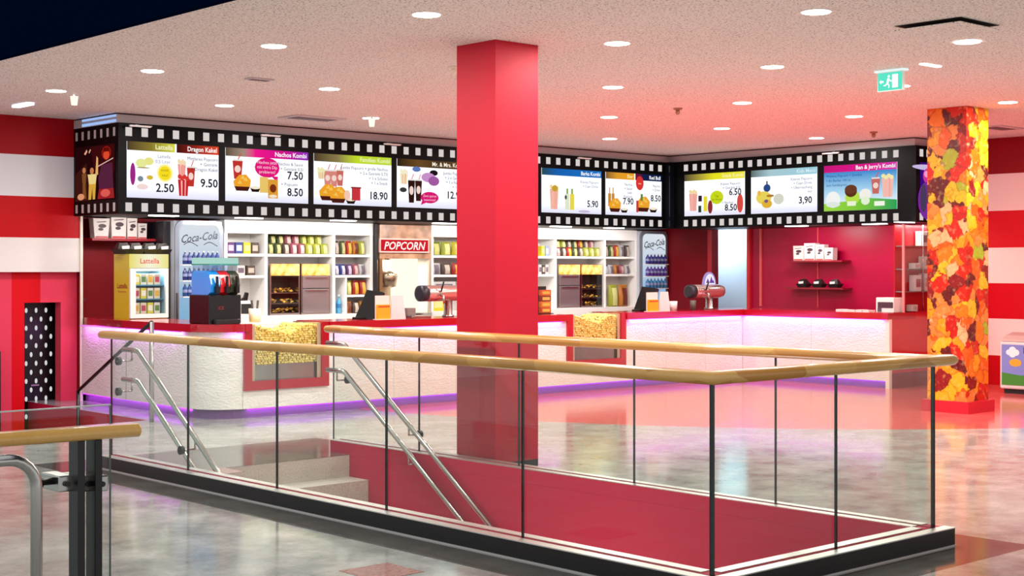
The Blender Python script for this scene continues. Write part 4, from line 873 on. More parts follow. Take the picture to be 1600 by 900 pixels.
row('carton', [WH, BRN, WH], XV[0]+.15, XV[1]-.05, YS0+.12, Z_2, .15, .1, 'on the second left shelf of the right shelving', 'cartons of the right shelving', .8)
row('pouch', [YG_, OR], XV[2]+.2, XV[3]-.1, YS0+.1, Z_B+.0, .36, .12, 'at the bottom of the right shelving', 'bottom pouches of the right shelving')
# shelving behind the pillar
row('pouch', [GR, YG_, YL, BRN, BRN], XM[0]+.06, XM[1]-.03, YS0+.1, Z_1, .2, .1, 'on the top shelf beside the pillar', 'top shelf pouches beside the pillar')
row('pouch', [WH, BRN, RD, PK, OR], XM[0]+.06, XM[1]-.03, YS0+.1, Z_2, .17, .1, 'on the second shelf beside the pillar', 'second shelf pouches beside the pillar')
row('carton', [WH, ('#dfe6ea', '#a06a8a', 'pale')], XM[0]+.06, XM[1]-.1, YS0+.12, zs(455, 690), .14, .14, 'on the third shelf beside the pillar', 'cartons beside the pillar', .95)
row('pouch', [YG_, RD, PK, BL, OR, GR], XM[1]+.5+.07, XM[2]-.06, YS0+.1, Z_1, .18, .1, 'on the top right bay behind the pillar', 'pouches behind the pillar')
row('carton', [RD, WH, YL, BRN], XM[1]+.07, XM[1]+.47, YS0+.1, Z_2, .15, .1, 'on the middle bay behind the pillar', 'cartons behind the pillar', .85)
row('carton', [YL], XM[0]+.07, XM[0]+.3, YS0+.1, Z_B, .2, .1, 'at the bottom beside the pillar', 'cartons beside the pillar')
# kitchen machine in the left bay
x = (XU[0]+XU[1])/2+.02; t = thing('coffee_machine', 'small white and black hot drink machine in the left shelving', 'machine', (x, YS0+.12, Z_B))
obj('body', G().box(x-.13, x+.13, YS0+.03, YS0+.25, Z_B, Z_B+.20, 0, .01), M_WHITE, t); obj('panel', G().box(x-.05, x+.11, YS0+.02, YS0+.03, Z_B+.03, Z_B+.16), M_BLACKM, t); obj('lever', G().prism([(-.02, .2), (.09, .2), (.11, .3), (.07, .31), (.05, .25)], YS0+.1, YS0+.14, M=Matrix(((1, 0, 0, x), (0, 0, 1, 0), (0, 1, 0, Z_B), (0, 0, 0, 1)))), M_BLACK, t)

def warmer(x0, x1, label, front):
    t = thing('warming_cabinet', label, 'cabinet', ((x0+x1)/2, YS0+.1, Z_B)); y0 = YS0-.02; h0, h1 = Z_B, zs(412); yw = .02
    obj('housing', G().box(x0, x0+yw, y0, YW-.1, h0, h1).box(x1-yw, x1, y0, YW-.1, h0, h1).box(x0+yw, x1-yw, YW-.13, YW-.1, h0, h1).box(x0+yw, x1-yw, y0, YW-.13, h1-.02, h1).box(x0+yw, x1-yw, y0, YW-.13, h0, h0+.03), M_STEEL, t)
    hb = h1-.16; obj('header_light', G().box(x0+.012, x1-.012, y0-.012, y0, hb, h1-.005), m_speckle('amber_panel', '#e08a1c', '#f7d48a', 9, .4, .55), t)
    if front == 'glass':
        obj('lining', G().box(x0+yw, x1-yw, YW-.14, YW-.13, h0+.03, hb), mat('#2a2018', .6), t)
        for j, zz in enumerate((h0+.16, h0+.30)):
            obj('rack', G().box(x0+yw, x1-yw, y0+.02, YW-.15, zz-.008, zz), M_STEEL, t)
        obj('glass_door', G().box(x0+yw, x1-yw, y0-.008, y0-.002, h0+.03, hb), M_SHOWGLASS, t)
        for j, zz in enumerate((h0+.03, h0+.16, h0+.30)):
            g = G(); rnd = random.Random(j+int(x0*10))
            for q in range(26):
                cx, cy, cz = rnd.uniform(x0+.06, x1-.06), rnd.uniform(y0+.03, y0+.15), zz+rnd.uniform(.003, .06); a = rnd.uniform(0, 6.28); s_ = .03
                pts = [(cx+s_*math.cos(a+q2*2.1), cy+s_*.6*math.sin(a+q2*2.1), max(zz+.001, cz+s_*.5*math.sin(a*1.7+q2*2.1))) for q2 in range(3)]; g.face(pts); 
            h = place(g, 'nacho_chips', m_speckle('nacho', '#c87a1c', '#f0c24a', 20), ((x0+x1)/2, y0+.1, zz), f'heap of golden nacho chips on the {["lower", "middle", "upper"][j]} rack of the {label.split(",")[0]}', 'nachos'); h['kind'] = 'stuff'
    else:
        zm = h0+.03+(hb-h0)*.62
        for a, b_ in ((h0+.03, zm-.01), (zm, hb-.006)):
            dr = obj('drawer', G().box(x0+yw, x1-yw, y0-.012, y0+.0, a, b_, 0, .004), mat('#a9a2a4', .3, .8), t); obj('handle', G().box(x0+.06, x1-.06, y0-.03, y0-.012, b_-.03, b_-.015), M_STEEL, dr)
w0, w1 = XU[1]+.075, XU[2]-.05; wm = (w0+w1)/2
warmer(w0, wm-.01, 'glass fronted nacho warmer, left half of the left bay', 'glass'); warmer(wm+.01, w1, 'steel drawer warmer, right half of the left bay', 'drawer')
w0, w1 = XV[1]+.07, XV[2]-.05; wm = (w0+w1)/2
warmer(w0, wm-.01, 'steel drawer warmer, left half of the right bay', 'drawer'); warmer(wm+.01, w1, 'glass fronted nacho warmer, right half of the right bay', 'glass')

# popcorn machine with sign
x0, x1 = xa(586, YS0)+.06, xa(672, YS0); yp = YS0-.03
t = thing('popcorn_machine', 'tall popcorn machine with bronze top and glowing white interior', 'machine', ((x0+x1)/2, yp, 0)); zc = zs(404, 630)
obj('hood', G().box(x0, x1, yp, YW-.05, zc, 2.225), m_speckle('bronze_sheet', '#8a6248', '#c89a78', 5, .35), t)
obj('base', G().box(x0, x1, yp, YW-.05, 0, Z_B-.02), M_STEEL, t)
obj('post', G().box(x0, x0+.05, yp, yp+.05, Z_B-.02, zc), mat('#9a7a58', .35, .7), t); obj('post', G().box(x1-.04, x1, yp, yp+.04, Z_B-.02, zc), mat('#c8b8a8', .35, .5), t)
obj('back_wall', G().box(x0, x1, YW-.09, YW-.05, Z_B-.02, zc), glow('#fff6e2', 1.25), t)
obj('kettle', G().lathe([(.05, zc-.42), (.13, zc-.40), (.16, zc-.25), (.12, zc-.18), (.05, zc-.16), (.03, zc)], x0+.26, yp+.18, 18), mat('#b8a48e', .25, .9), t)
obj('side_lining', G().box(x0+.05, x0+.42, YW-.11, YW-.09, Z_B-.02, zc), mat('#c8b090', .4), t)
obj('glass_front', G().box(x0+.05, x1-.04, yp+.01, yp+.016, Z_B-.02, zc), M_SHOWGLASS, t)
lamp('machine_light', 'RECTANGLE', ((x0+x1)/2, yp+.2, zc-.02), 8, .6, t, (1, .92, .75), size_y=.2)
xs0, xs1 = xa(594, yp-.04), xa(671, yp-.04); zs0, zs1 = za(395, 13, yp), za(373, 13, yp)
s = thing('popcorn_sign', 'red sign with white POPCORN lettering', 'sign', (xs0, yp-.04, zs0)); Fm = frame((xs0, yp-.001, zs0), (1, 0, 0), (0, -1, 0)); W_, H_ = xs1-xs0, zs1-zs0
obj('border', G().prism([(0, 0), (W_, 0), (W_, H_), (0, H_)], 0, .03, M=Fm), mat('#e9b8ae', .4), s); obj('panel', G().prism([(.02, .02), (W_-.02, .02), (W_-.02, H_-.02), (.02, H_-.02)], .03, .034, M=Fm), glow('#d8232e', .9), s)
g = G(); put_text(g, 'POPCORN', Fm, W_/2, H_*.22, H_*.54, .038, W_*.84, 'c', .25, .02); obj('lettering', g, glow('#fff0ea', 1.1), s)

# drinks fridges with script lettering
SCRIPT = {}
def cola_fridge(x0, x1, y0, label, gname, pt=345):
    t = thing('drinks_fridge', label, 'fridge', ((x0+x1)/2, y0+.2, 0)); zt_ = za(pt, (x0+x1)/2, y0); W_ = x1-x0; y1 = min(y0+.5, YW-.06)
    obj('body', G().box(x0, x1, y0+.03, y1, 0, zt_, 0, .01), mat('#b9bdc6', .35), t)
    Fm = frame((x0, y0+.03, 0), (1, 0, 0), (0, -1, 0)); m_ = .055; r = .09; ztop = zt_-.05; zb = .55
    def rr(a, b_, c_, d_, r): 
        o = []
        for cx, cy, s0 in ((c_-r, b_+r, -90), (c_-r, d_-r, 0), (a+r, d_-r, 90), (a+r, b_+r, 180)):
            for q in range(6): an = math.radians(s0+18*q); o.append((cx+r*math.cos(an), cy+r*math.sin(an)))
        return o
    d1 = obj('door', G().prism(rr(.0, .12, W_, zt_, .11), 0, .025, M=Fm), mat('#8f97a6', .3, .3), t)
    obj('screen', G().prism(rr(m_, .5, W_-m_, ztop, r), .025, .03, M=Fm), glow_ramp([(0, '#6ab4d0'), (.45, '#9cc4e6'), (.62, '#c8dcf2'), (1, '#eef4fb')], .85, 2), d1)
    g = G(); cw = W_-2*m_-.06; put_text(g, 'Coca-Cola', Fm, m_+.03, ztop-.235, .10, .033, cw, 'l', .35, .014, 0, .12)
    for q, (cx, sw) in enumerate(((m_+.06, .10), (m_+.06+cw*.55, .10))):   # the two long swashes
        p = [(cx+sw*2.0*i/10, ztop-.255+.03*math.sin(i/10*math.pi*1.3)+.012*i/10) for i in range(11)]
        for (a1, b1), (a2, b2) in zip(p, p[1:]): flat(g, Fm, [(a1, b1-.006), (a2, b2-.006), (a2, b2+.006), (a1, b1+.006)], .0335)
    obj('lettering', g, mat('#1e2638', .5), d1)
    obj('handle', G().box(x0+.01, x0+.03, y0-.03, y0+.005, .8, 1.3), M_STEEL, d1)
    return t, Fm, m_, ztop, W_
def fridge_bottles(Fm, m_, ztop, W_, side, rows, cols, c):
    n = cols; rr_ = (W_-2*m_-.05)/n/2
    for j in range(rows):
        zz = ztop-.50-j*.2; 
        sh = place(G().prism([(m_+.01, 0), (W_-m_-.01, 0), (W_-m_-.01, .012), (m_+.01, .012)], .03, .11, M=Fm @ Matrix.Translation((0, zz-.012, 0))), 'wire_shelf', M_WHITE, Fm @ Vector((W_/2, zz-.012, .07)), f'{["upper", "middle", "lower"][j]} bottle rack of the {side} tall drinks fridge', 'shelf')
        for i in range(n):
            P = Fm @ Vector((m_+.025+rr_*(2*i+1), zz, .03+rr_+.004))
            item('bottle', (round(rr_*.92, 3), .165, c[j], '#c8ccd8', '#8a94c0'), tuple(P), f'dark bottle on the {["upper", "middle", "lower"][j]} rack of the {side} drinks fridge, {ordinal(i)} from left', f'bottles in the {side} drinks fridge', 'bottle', 'drink_bottle')
xf0, xf1 = xa(274, 16.2), xa(349, 16.2)
t, Fm, m_, zz, W_ = cola_fridge(xf0, xf1, 16.2, 'tall drinks fridge with script lettering behind the slush machine', 'left'); fridge_bottles(Fm, m_, zz, W_, 'left', 3, 8, ['#2a3a7a', '#22306a', '#2a4a8a'])
xf0, xf1 = xa(1001, 16.35), min(xa(1047, 16.35), XW-.02)
t, Fm, m_, zz, W_ = cola_fridge(xf0, xf1, 16.35, 'tall drinks fridge with script lettering at the right inner corner', 'right', 361); fridge_bottles(Fm, m_, zz, W_, 'right', 3, 6, ['#3a3a8a', '#5a3a9a', '#3a7aaa'])
place(G().box(xa(252, 16.35), xa(272, 16.2), 16.3, YW-.01, 0, za(346, 9, 16.3)), 'side_panel', mat('#15121a', .4), (9.15, 16.5, 0), 'black panel left of the left drinks fridge', 'panel')

# recess on the left: shelf with popcorn boxes, yellow juice fridge
def wall_shelf(x0, x1, y0, y1, zz, label, cx=None): return place(G().box(x0, x1, y0, y1, zz-.03, zz), 'wall_shelf', mat('#9a1020', .35), ((x0+x1)/2, (y0+y1)/2, zz-.03), label, 'shelf')
ysh = 16.62; zsh = za(373, 8.6, ysh)
wall_shelf(xa(137, ysh), xa(256, ysh), ysh-.12, YW-.002, zsh, 'dark red wall shelf holding four popcorn boxes at the left')
def popcorn_box(x, y, zz, wb, wt, h, dpt, label, group, fx=(1, 0, 0), fn=(0, -1, 0)):
    t = thing('popcorn_box', label, 'popcorn box', (x, y, zz), group); Fm = frame((x, y, zz), fx, fn); g = G()
    lo = [Fm @ Vector(p) for p in ((-wb/2, 0, dpt/2), (wb/2, 0, dpt/2), (wb/2, 0, -dpt/2), (-wb/2, 0, -dpt/2))]; hi = [Fm @ Vector(p) for p in ((-wt/2, h, dpt/2), (wt/2, h, dpt/2), (wt/2, h, -dpt/2), (-wt/2, h, -dpt/2))]
    g.face(lo); g.face(hi)
    for i in range(4): g.face([lo[i], lo[(i+1) % 4], hi[(i+1) % 4], hi[i]])
    obj('carton', g, mat('#ece2dc', .5), t)
    g = G(); flat(g, Fm, ell(.01, h*.62, wb*.3, h*.1), dpt/2+.002); flat(g, Fm, ell(-.01, h*.45, wb*.2, h*.07), dpt/2+.002); flat(g, Fm, [(-wb*.35, h*.78), (wb*.35, h*.82), (wb*.35, h*.86), (-wb*.35, h*.82)], dpt/2+.002); obj('print', g, mat('#4a3038', .5), t)
    g = G(); flat(g, Fm, [(-wb*.48, .004), (wb*.48, .004), (wb*.46, h*.1), (-wb*.46, h*.1)], dpt/2+.002); obj('red_border', g, mat('#c83a3a', .5), t)
for (a, b_, yt, word) in ((142, 168, 341, 'widest, flared'), (170, 194, 337, 'tallest'), (195, 211, 341, 'narrow, third from left'), (212, 226, 349, 'smallest, rightmost')):
    xa_, xb_ = xa(a, ysh), xa(b_, ysh); popcorn_box((xa_+xb_)/2, ysh, zsh, (xb_-xa_)*(.8 if a == 142 else .9), xb_-xa_, za(yt, xa_, ysh)-zsh, .12, f'white popcorn box on the left wall shelf, {word}', 'popcorn boxes on the left wall shelf')
# juice fridge on the counter
xj0, xj1, yj = 8.13, 8.625, 15.58; zj = za(397, 8.35, yj); yjb = 15.99
t = thing('juice_fridge', 'small yellow and white juice fridge standing on the left worktop', 'fridge', ((xj0+xj1)/2, yj+.2, CT))
obj('cabinet', G().box(xj0, xj0+.03, yj+.03, yjb, CT, zj).box(xj1-.03, xj1, yj+.03, yjb, CT, zj).box(xj0+.03, xj1-.03, yjb-.03, yjb, CT, zj).box(xj0+.03, xj1-.03, yj+.03, yjb-.03, CT, CT+.04).box(xj0+.03, xj1-.03, yj+.03, yjb-.03, zj-.16, zj), mat('#d9c52a', .4), t)
obj('lining', G().box(xj0+.03, xj1-.03, yjb-.04, yjb-.03, CT+.04, zj-.16).box(xj0+.03, xj0+.036, yj+.03, yjb-.04, CT+.04, zj-.16).box(xj1-.036, xj1-.03, yj+.03, yjb-.04, CT+.04, zj-.16), mat('#8fc0dc', .5), t)
hd = obj('header', G().box(xj0, xj1, yj, yj+.03, zj-.165, zj), glow_ramp([(0, '#eee27a'), (.5, '#fdfbe0'), (1, '#f2e88a')], .95, 0), t)
Fm = frame((xj0, yj, 0), (1, 0, 0), (0, -1, 0)); g = G(); put_text(g, 'Lattella', Fm, (xj1-xj0)/2, zj-.11, .06, .003, .26, 'c', 0, .01); obj('lettering', g, mat('#c0202c', .5), hd)
Fs = frame((xj0, yjb, 0), (0, -1, 0), (-1, 0, 0)); g = G(); put_text(g, 'Lattella', Fs, .21, CT+.36, .06, .003, .34, 'c', 0, .01); put_text(g, 'Molke & Frucht', Fs, .21, CT+.31, .022, .003, .3, 'c'); obj('lettering', g, mat('#b02030', .5), t)
dr = obj('door_frame', G().box(xj0, xj0+.07, yj, yj+.03, CT+.01, zj-.17).box(xj1-.035, xj1, yj, yj+.03, CT+.01, zj-.17).box(xj0+.07, xj1-.035, yj, yj+.03, CT+.01, CT+.06).box(xj0+.07, xj1-.035, yj, yj+.03, zj-.2, zj-.17), M_WHITE, t)
obj('door_glass', G().box(xj0+.07, xj1-.035, yj+.01, yj+.016, CT+.06, zj-.2), M_SHOWGLASS, dr)
zrow = [CT+.06, CT+.235, CT+.40]
for j, zz in enumerate(zrow):
    if j: obj('rack', G().box(xj0+.03, xj1-.03, yj+.04, yjb-.05, zz-.012, zz), mat('#3a7a9a', .4), t)
    for i in range(4):
        c = (('#f2e9c8', '#e8b83a', 'cream'), ('#e8dcc8', '#c83a5a', 'cream'), ('#e6d83a', '#fbfbf0', 'yellow'), ('#f0ece4', '#5a8a3a', 'white'))[(i+j) % 4]
        item('carton', (.075, .13, .075, c[0], c[1]), (xj0+.115+i*.088, yj+.10, zz), f'small {c[2]} juice carton on the {["bottom", "middle", "top"][j]} rack of the juice fridge, {ordinal(i)} from left', 'juice cartons in the yellow fridge', 'carton', 'juice_carton')
lamp('fridge_light', 'RECTANGLE', ((xj0+xj1)/2, yj+.08, zj-.17), 2.5, .35, t, (.9, .97, 1), size_y=.05)
# nacho trays
def nacho_tray(x, y, zz, s_, label, group, fx=(1, 0, 0), fn=(0, -1, 0), dip=True):
    t = thing('nacho_tray', label, 'tray', (x, y, zz), group); Fm = frame((x, y, zz), fx, fn)
    g = G(); lo = [(-.07, 0, .05), (.07, 0, .05), (.07, 0, -.05), (-.07, 0, -.05)]; hi = [(-.1, .055, .075), (.1, .055, .075), (.1, .055, -.075), (-.1, .055, -.075)]
    lo = [Fm @ (Vector(p)*s_) for p in lo]; hi = [Fm @ (Vector(p)*s_) for p in hi]; g.face(lo)
    for i in range(4): g.face([lo[i], lo[(i+1) % 4], hi[(i+1) % 4], hi[i]])
    obj('dish', g, M_BLACKM, t)
    g = G(); pk = [Fm @ (Vector(p)*s_) for p in ((-.085, .05, .06), (.085, .05, .06), (.085, .05, -.06), (-.085, .05, -.06))]; ap = [Fm @ (Vector(p)*s_) for p in ((-.05, .12, .03), (.05, .13, .02), (.04, .12, -.03), (-.04, .13, -.03))]; g.face(ap)
    for i in range(4): g.face([pk[i], pk[(i+1) % 4], ap[(i+1) % 4], ap[i]])
    obj('filling', g, mat('#1a1614', .35), t)
    g = G(); flat(g, Fm, [(-.04*s_, .055*s_), (.045*s_, .06*s_), (.05*s_, .095*s_), (-.045*s_, .088*s_)], .079*s_); obj('dip_cup', g, mat('#f0ece6', .4), t)
for i, p in enumerate((191, 210, 232, 252)):
    nacho_tray(xa(p, yj+.18), yj+.18, zj, 1.05, f'black nacho tray on top of the juice fridge, {ordinal(i)} from left', 'nacho trays on the juice fridge')

# slush machine on the counter
yk = YC+.12; xk0, xk1 = xa(287, yk+.0), xa(377, yk)
xk0 = max(xk0, XA+.05)
zk = CT; hk = za(461, xk0, yk)-zk; t = thing('slush_machine', 'black slush drink machine with blue, red and dark bowls on the worktop', 'machine', ((xk0+xk1)/2, yk+.2, zk))
obj('base', G().box(xk0, xk1, yk, yk+.42, zk, zk+hk, 0, .012), M_BLACK, t)
obj('drip_tray', G().box(xk0+.05, xk1-.05, yk-.06, yk+.0, zk, zk+.05, 0, .006), M_BLACKM, t)
Fm = frame((xk0, yk, zk), (1, 0, 0), (0, -1, 0)); g = G(); flat(g, Fm, [((xk1-xk0)*.72, .03), ((xk1-xk0)*.95, .03), ((xk1-xk0)*.95, .05), ((xk1-xk0)*.72, .05)], .003); obj('badge', g, M_WHITE, t)
g = G(); put_text(g, 'ICE', Fm, (xk1-xk0)*.28, hk*.5, .035, .004, .2, 'l'); obj('lettering', g, mat('#8a2a2a', .5), t)
ws = (xk1-xk0-.03)/3; zt_ = za(407, xk0, yk)
for i, (c, nm) in enumerate((('#2a96f2', 'blue'), ('#e02a34', 'red'), ('#3a4030', 'dark'))):
    cx = xk0+.015+ws*(i+.5); zb = zk+hk; hb = zt_-zb
    bo = obj('bowl', G().prism([(-.2, 0), (.14, 0), (.19, .03), (.205, hb*.3), (.18, hb*.58), (.11, hb*.7), (-.15, hb*.7), (-.2, hb*.6)], -ws*.47, ws*.47, M=Matrix(((0, 0, 1, cx), (-1, 0, 0, yk+.2), (0, 1, 0, zb), (0, 0, 0, 1)))), mat(c, .12, coat=.6), t); bo['label'] = nm+' slush bowl'
    obj('tank', G().box(cx-ws*.44, cx+ws*.44, yk+.04, yk+.38, zb+hb*.7, zt_-.05), m_glass('#e2eaf4', 1.0), bo)
    obj('tap', G().box(cx-.02, cx+.02, yk-.06, yk-.01, zb+.02, zb+.09).box(cx-.01, cx+.01, yk-.05, yk-.02, zb+.09, zb+.2), M_BLACK, bo)
    ld = obj('lid', G().box(cx-ws*.48, cx+ws*.48, yk+.02, yk+.4, zt_-.035, zt_+.03, 0, .012), glow('#bfeee0', .8), t)
    obj('lid_trim', G().box(cx-ws*.49, cx+ws*.49, yk+.015, yk+.40, zt_-.05, zt_-.035), mat('#2f8f84', .4), ld)
# utensil cup and cups
def cup_pot(px, y, zz, r, h, c, label, c2=None):
    x = xa(px, y); t = thing('utensil_pot', label, 'pot', (x, y, zz)); obj('pot', G().lathe([(r*.85, zz), (r, zz+h), (r*.92, zz+h), (r*.8, zz+.01)], x, y, 16), mat(c, .4), t)
    if c2:
        for i in range(4): a = i*1.6; obj('spoon', G().tube([(x+.3*r*math.cos(a), y+.3*r*math.sin(a), zz+.02), (x+.7*r*math.cos(a), y+.7*r*math.sin(a), zz+h+.09)], .008, 6), mat(c2, .4), t)
cup_pot(398, YC+.42, CT, .07, .15, '#ece0d4', 'pale utensil pot with dark spoons right of the slush machine', '#3a2a22')
# till screens, leaflet holders, cards
def till(px, y, label):
    x = xa(px, y); t = thing('till_screen', label, 'till', (x, y, CT)); 
    obj('foot', G().box(x-.10, x+.10, y-.02, y+.14, CT, CT+.025, 0, .006), M_BLACK, t)
    M = Matrix.Translation((x, y+.02, CT+.02)) @ Matrix.Rotation(math.radians(28), 4, 'Y') @ Matrix.Rotation(math.radians(12), 4, 'Z')
    obj('monitor', G().prism([(-.02, -.02), (.02, -.02), (.02, .34), (-.02, .34)], -.13, .13, M=M @ Matrix(((1, 0, 0, 0), (0, 0, 1, 0), (0, 1, 0, 0), (0, 0, 0, 1)))), M_BLACK, t)
    obj('printer', G().box(x+.11, x+.26, y, y+.2, CT, CT+.12, 0, .01), mat('#1e2030', .3), t)
yt = YC+.30
till(572, yt, 'black till screen tilted back, left of the pillar'); till(1006, yt, 'black till screen tilted back, right of the pillar')
def holder(p0, p1, ytop, y, label):
    x0, x1 = xa(p0, y), xa(p1, y); zt_ = za(ytop, x0, y); t = thing('leaflet_holder', label, 'leaflet holder', ((x0+x1)/2, y, CT)); h = zt_-CT
    obj('backing', G().box(x0, x1, y+.03, y+.04, CT, zt_), mat('#f2e2dc', .5), t); obj('leaflets', G().box(x0+.01, x1-.01, y, y+.028, CT+.005, CT+h*.62), mat('#f0aa18', .5), t); obj('leaflet_top', G().box(x0+.02, x1-.02, y-.003, y, CT+h*.5, CT+h*.58), mat('#c85a12', .5), t); obj('foot', G().box(x0, x1, y-.02, y+.08, CT, CT+.005), M_WHITE, t)
holder(589, 611, 462, YC+.1, 'white leaflet holder with yellow leaflets left of the pillar'); holder(1013, 1030, 457, YC+.1, 'white leaflet holder with yellow leaflets right of the pillar')
def card(p0, p1, ytop, y, label):
    x0, x1 = xa(p0, y), xa(p1, y); zt_ = za(ytop, x0, y); w_ = x1-x0
    g = G().prism([(0, CT), (w_, CT), (w_*.82, zt_), (w_*.1, zt_)], y, y+.01, M=Matrix(((1, 0, 0, x0), (0, 0, 1, 0), (0, 1, 0, 0), (0, 0, 0, 1)))); g.box(x0, x1, y+.01, y+.12, CT, CT+.006)
    place(g, 'counter_card', mat('#f6e6e4', .5), ((x0+x1)/2, y, CT), label, 'card')
card(610, 634, 462, YC+.18, 'blank white counter card behind the left yellow leaflets'); card(1030, 1047, 456, YC+.18, 'blank white counter card behind the right yellow leaflets')
x = xa(652, YC+.3); t = thing('cash_tray', 'low steel and white cash tray between the leaflets and the pillar', 'tray', (x, YC+.3, CT)); obj('dish', G().box(x-.16, x+.14, YC+.2, YC+.4, CT, CT+.03, 0, .006), M_STEEL, t); obj('box', G().box(x-.15, x-.02, YC+.3, YC+.4, CT+.03, CT+.12, 0, .008), mat('#8a7a76', .35), t)
# beer taps
def tap_tower(px, y, side, label, emblem):
    x = xa(px, y); zc = za(458 if px < 800 else 455, x, y); t = thing('tap_tower', label, 'beer tap', (x, y, CT))
    obj('column', G().lathe([(.075, CT), (.075, CT+.02), (.055, CT+.03), (.055, zc-.02)], x, y, 18), M_STEEL, t)
    R = Matrix.Translation((x, y, zc)) @ Matrix.Rotation(math.pi/2, 4, 'Y')
    obj('crossbar', G().lathe([(.09, -.36), (.098, -.34), (.098, .2), (.085, .27), (.04, .30)], 0, 0, 20, M=R), mat('#d8b4ac', .22, .8), t)
    obj('end_cap', G().lathe([(.07, -.46), (.098, -.45), (.098, -.36)], 0, 0, 20, M=R), mat('#28242e', .35), t)
    obj('spout', G().tube([(x-.2, y-.10, zc-.02), (x-.2, y-.16, zc-.03), (x-.2, y-.17, zc-.12)], .014, 8), M_STEEL, t)
    obj('lever', G().tube([(x-.2, y-.11, zc+.02), (x-.2, y-.16, zc+.14)], .011, 8), M_BLACK, t)
    if emblem:
        Fm = frame((x-.02, y+.0, zc+.09), (1, 0, 0), (0, -1, 0)); half = [(.14*math.cos(math.pi*i/14), .19*math.sin(math.pi*i/14)) for i in range(15)]
        e_ = obj('emblem', G().prism(half, 0, .03, M=Fm), glow('#b89ad8', .9), t); g = G(); flat(g, Fm, [(a*.82, b_*.82+.008) for a, b_ in half], .032); obj('emblem_field', g, glow('#f2ecf8', 1.0), e_)
        g = G(); flat(g, Fm, [(-.09, .03), (-.05, .1), (-.01, .03)], .034); flat(g, Fm, [(-.01, .03), (.03, .13), (.07, .03)], .034); flat(g, Fm, [(.04, .03), (.07, .08), (.1, .03)], .034); obj('emblem_mark', g, glow('#7a4ab0', .8), e_)
tap_tower(700, YC+.32, -1, 'steel beer tap tower half hidden by the red pillar', False); tap_tower(1108, YC+.32, -1, 'steel beer tap tower with lit arched emblem, left of the blue doorway', True)
cup_pot(1052, YC+.3, CT, .06, .13, '#efe4e0', 'white paper cup between the leaflets and the right beer tap'); cup_pot(1083, YC+.2, CT, .045, .14, '#5a5048', 'dark drinks shaker beside the right beer tap')
x = xa(848, YC+.4); t = thing('snack_rack', 'upright rack of orange snack bars right of the red pillar', 'rack', (x, YC+.4, CT)); obj('stand', G().box(x-.1, x+.1, YC+.44, YC+.46, CT, CT+.36).box(x-.1, x+.1, YC+.3, YC+.46, CT, CT+.01), M_BLACKM, t)
for j in range(4):
    item('carton', (.18, .075, .05, ['#c84a14', '#e07a1c', '#8a2a14', '#d86018'][j], '#f0c050'), (x, YC+.36+.0, CT+.01+j*.0765), f'orange snack bar pack in the upright rack, {ordinal(j)} from the bottom', 'snack bars in the upright rack', 'snack', 'snack_bar')

# service wall: two shelves with boxes and trays
xw = XW-.16
for zz_, p0, p1, l in ((za(407, XW, 13.3), 1238, 1320, 'upper dark red shelf on the service wall with white popcorn boxes'), (za(449, XW, 13.3), 1232, 1322, 'lower dark red shelf on the service wall with nacho trays')):
    y0, y1 = ya(p1, xw), ya(p0, xw); place(G().box(XW-.24, XW-.002, y0, y1, zz_-.025, zz_), 'wall_shelf', mat('#8a0c22', .3), (XW-.12, (y0+y1)/2, zz_-.025), l, 'shelf')
zz_ = za(407, XW, 13.3)
for a, b_, yt_, word in ((1243, 1259, 384, 'leftmost'), (1260, 1277, 380, 'second from left, tallest'), (1278, 1291, 382, 'third from left'), (1292, 1305, 387, 'rightmost, smallest')):
    y0, y1 = ya(b_, xw), ya(a, xw); popcorn_box(xw, (y0+y1)/2, zz_, (y1-y0)*.9, (y1-y0), za(yt_, xw, y0)-zz_, .12, f'white popcorn box on the service wall shelf, {word}', 'popcorn boxes on the service wall', (0, -1, 0), (-1, 0, 0))
for i, p in enumerate((1256, 1280, 1305)):
    nacho_tray(xw, ya(p, xw), za(449, XW, 13.3), 1.0, f'black nacho tray on the lower service wall shelf, {ordinal(i)} from left', 'nacho trays on the service wall', (0, -1, 0), (-1, 0, 0))
# bits on the right worktop
yb = ya(1388, XC+.3); t = thing('receipt_printer', 'white and dark box shaped printer at the right end of the worktop', 'printer', (XC+.3, yb, CT))
obj('body', G().box(XC+.2, XC+.42, yb-.15, yb+.13, CT, CT+.2, 0, .008), M_WHITE, t); obj('window', G().box(XC+.195, XC+.2, yb-.14, yb+.10, CT+.06, CT+.14), mat('#4a3440', .3), t); obj('foot_panel', G().box(XC+.19, XC+.2, yb+.04, yb+.10, CT+.01, CT+.06), mat('#5a5058', .4), t)
t = thing('paper_stack', 'flat row of white papers on the right worktop', 'papers', (XC+.25, ya(1330, XC+.2), CT))
for i, p in enumerate((1314, 1324, 1334, 1345, 1356)):
    y = ya(p, XC+.2); obj('sheet_pile', G().box(XC+.15, XC+.3, y-.05, y+.05, CT, CT+.03-.004*(i % 3)), mat('#f2dcda', .5), t)
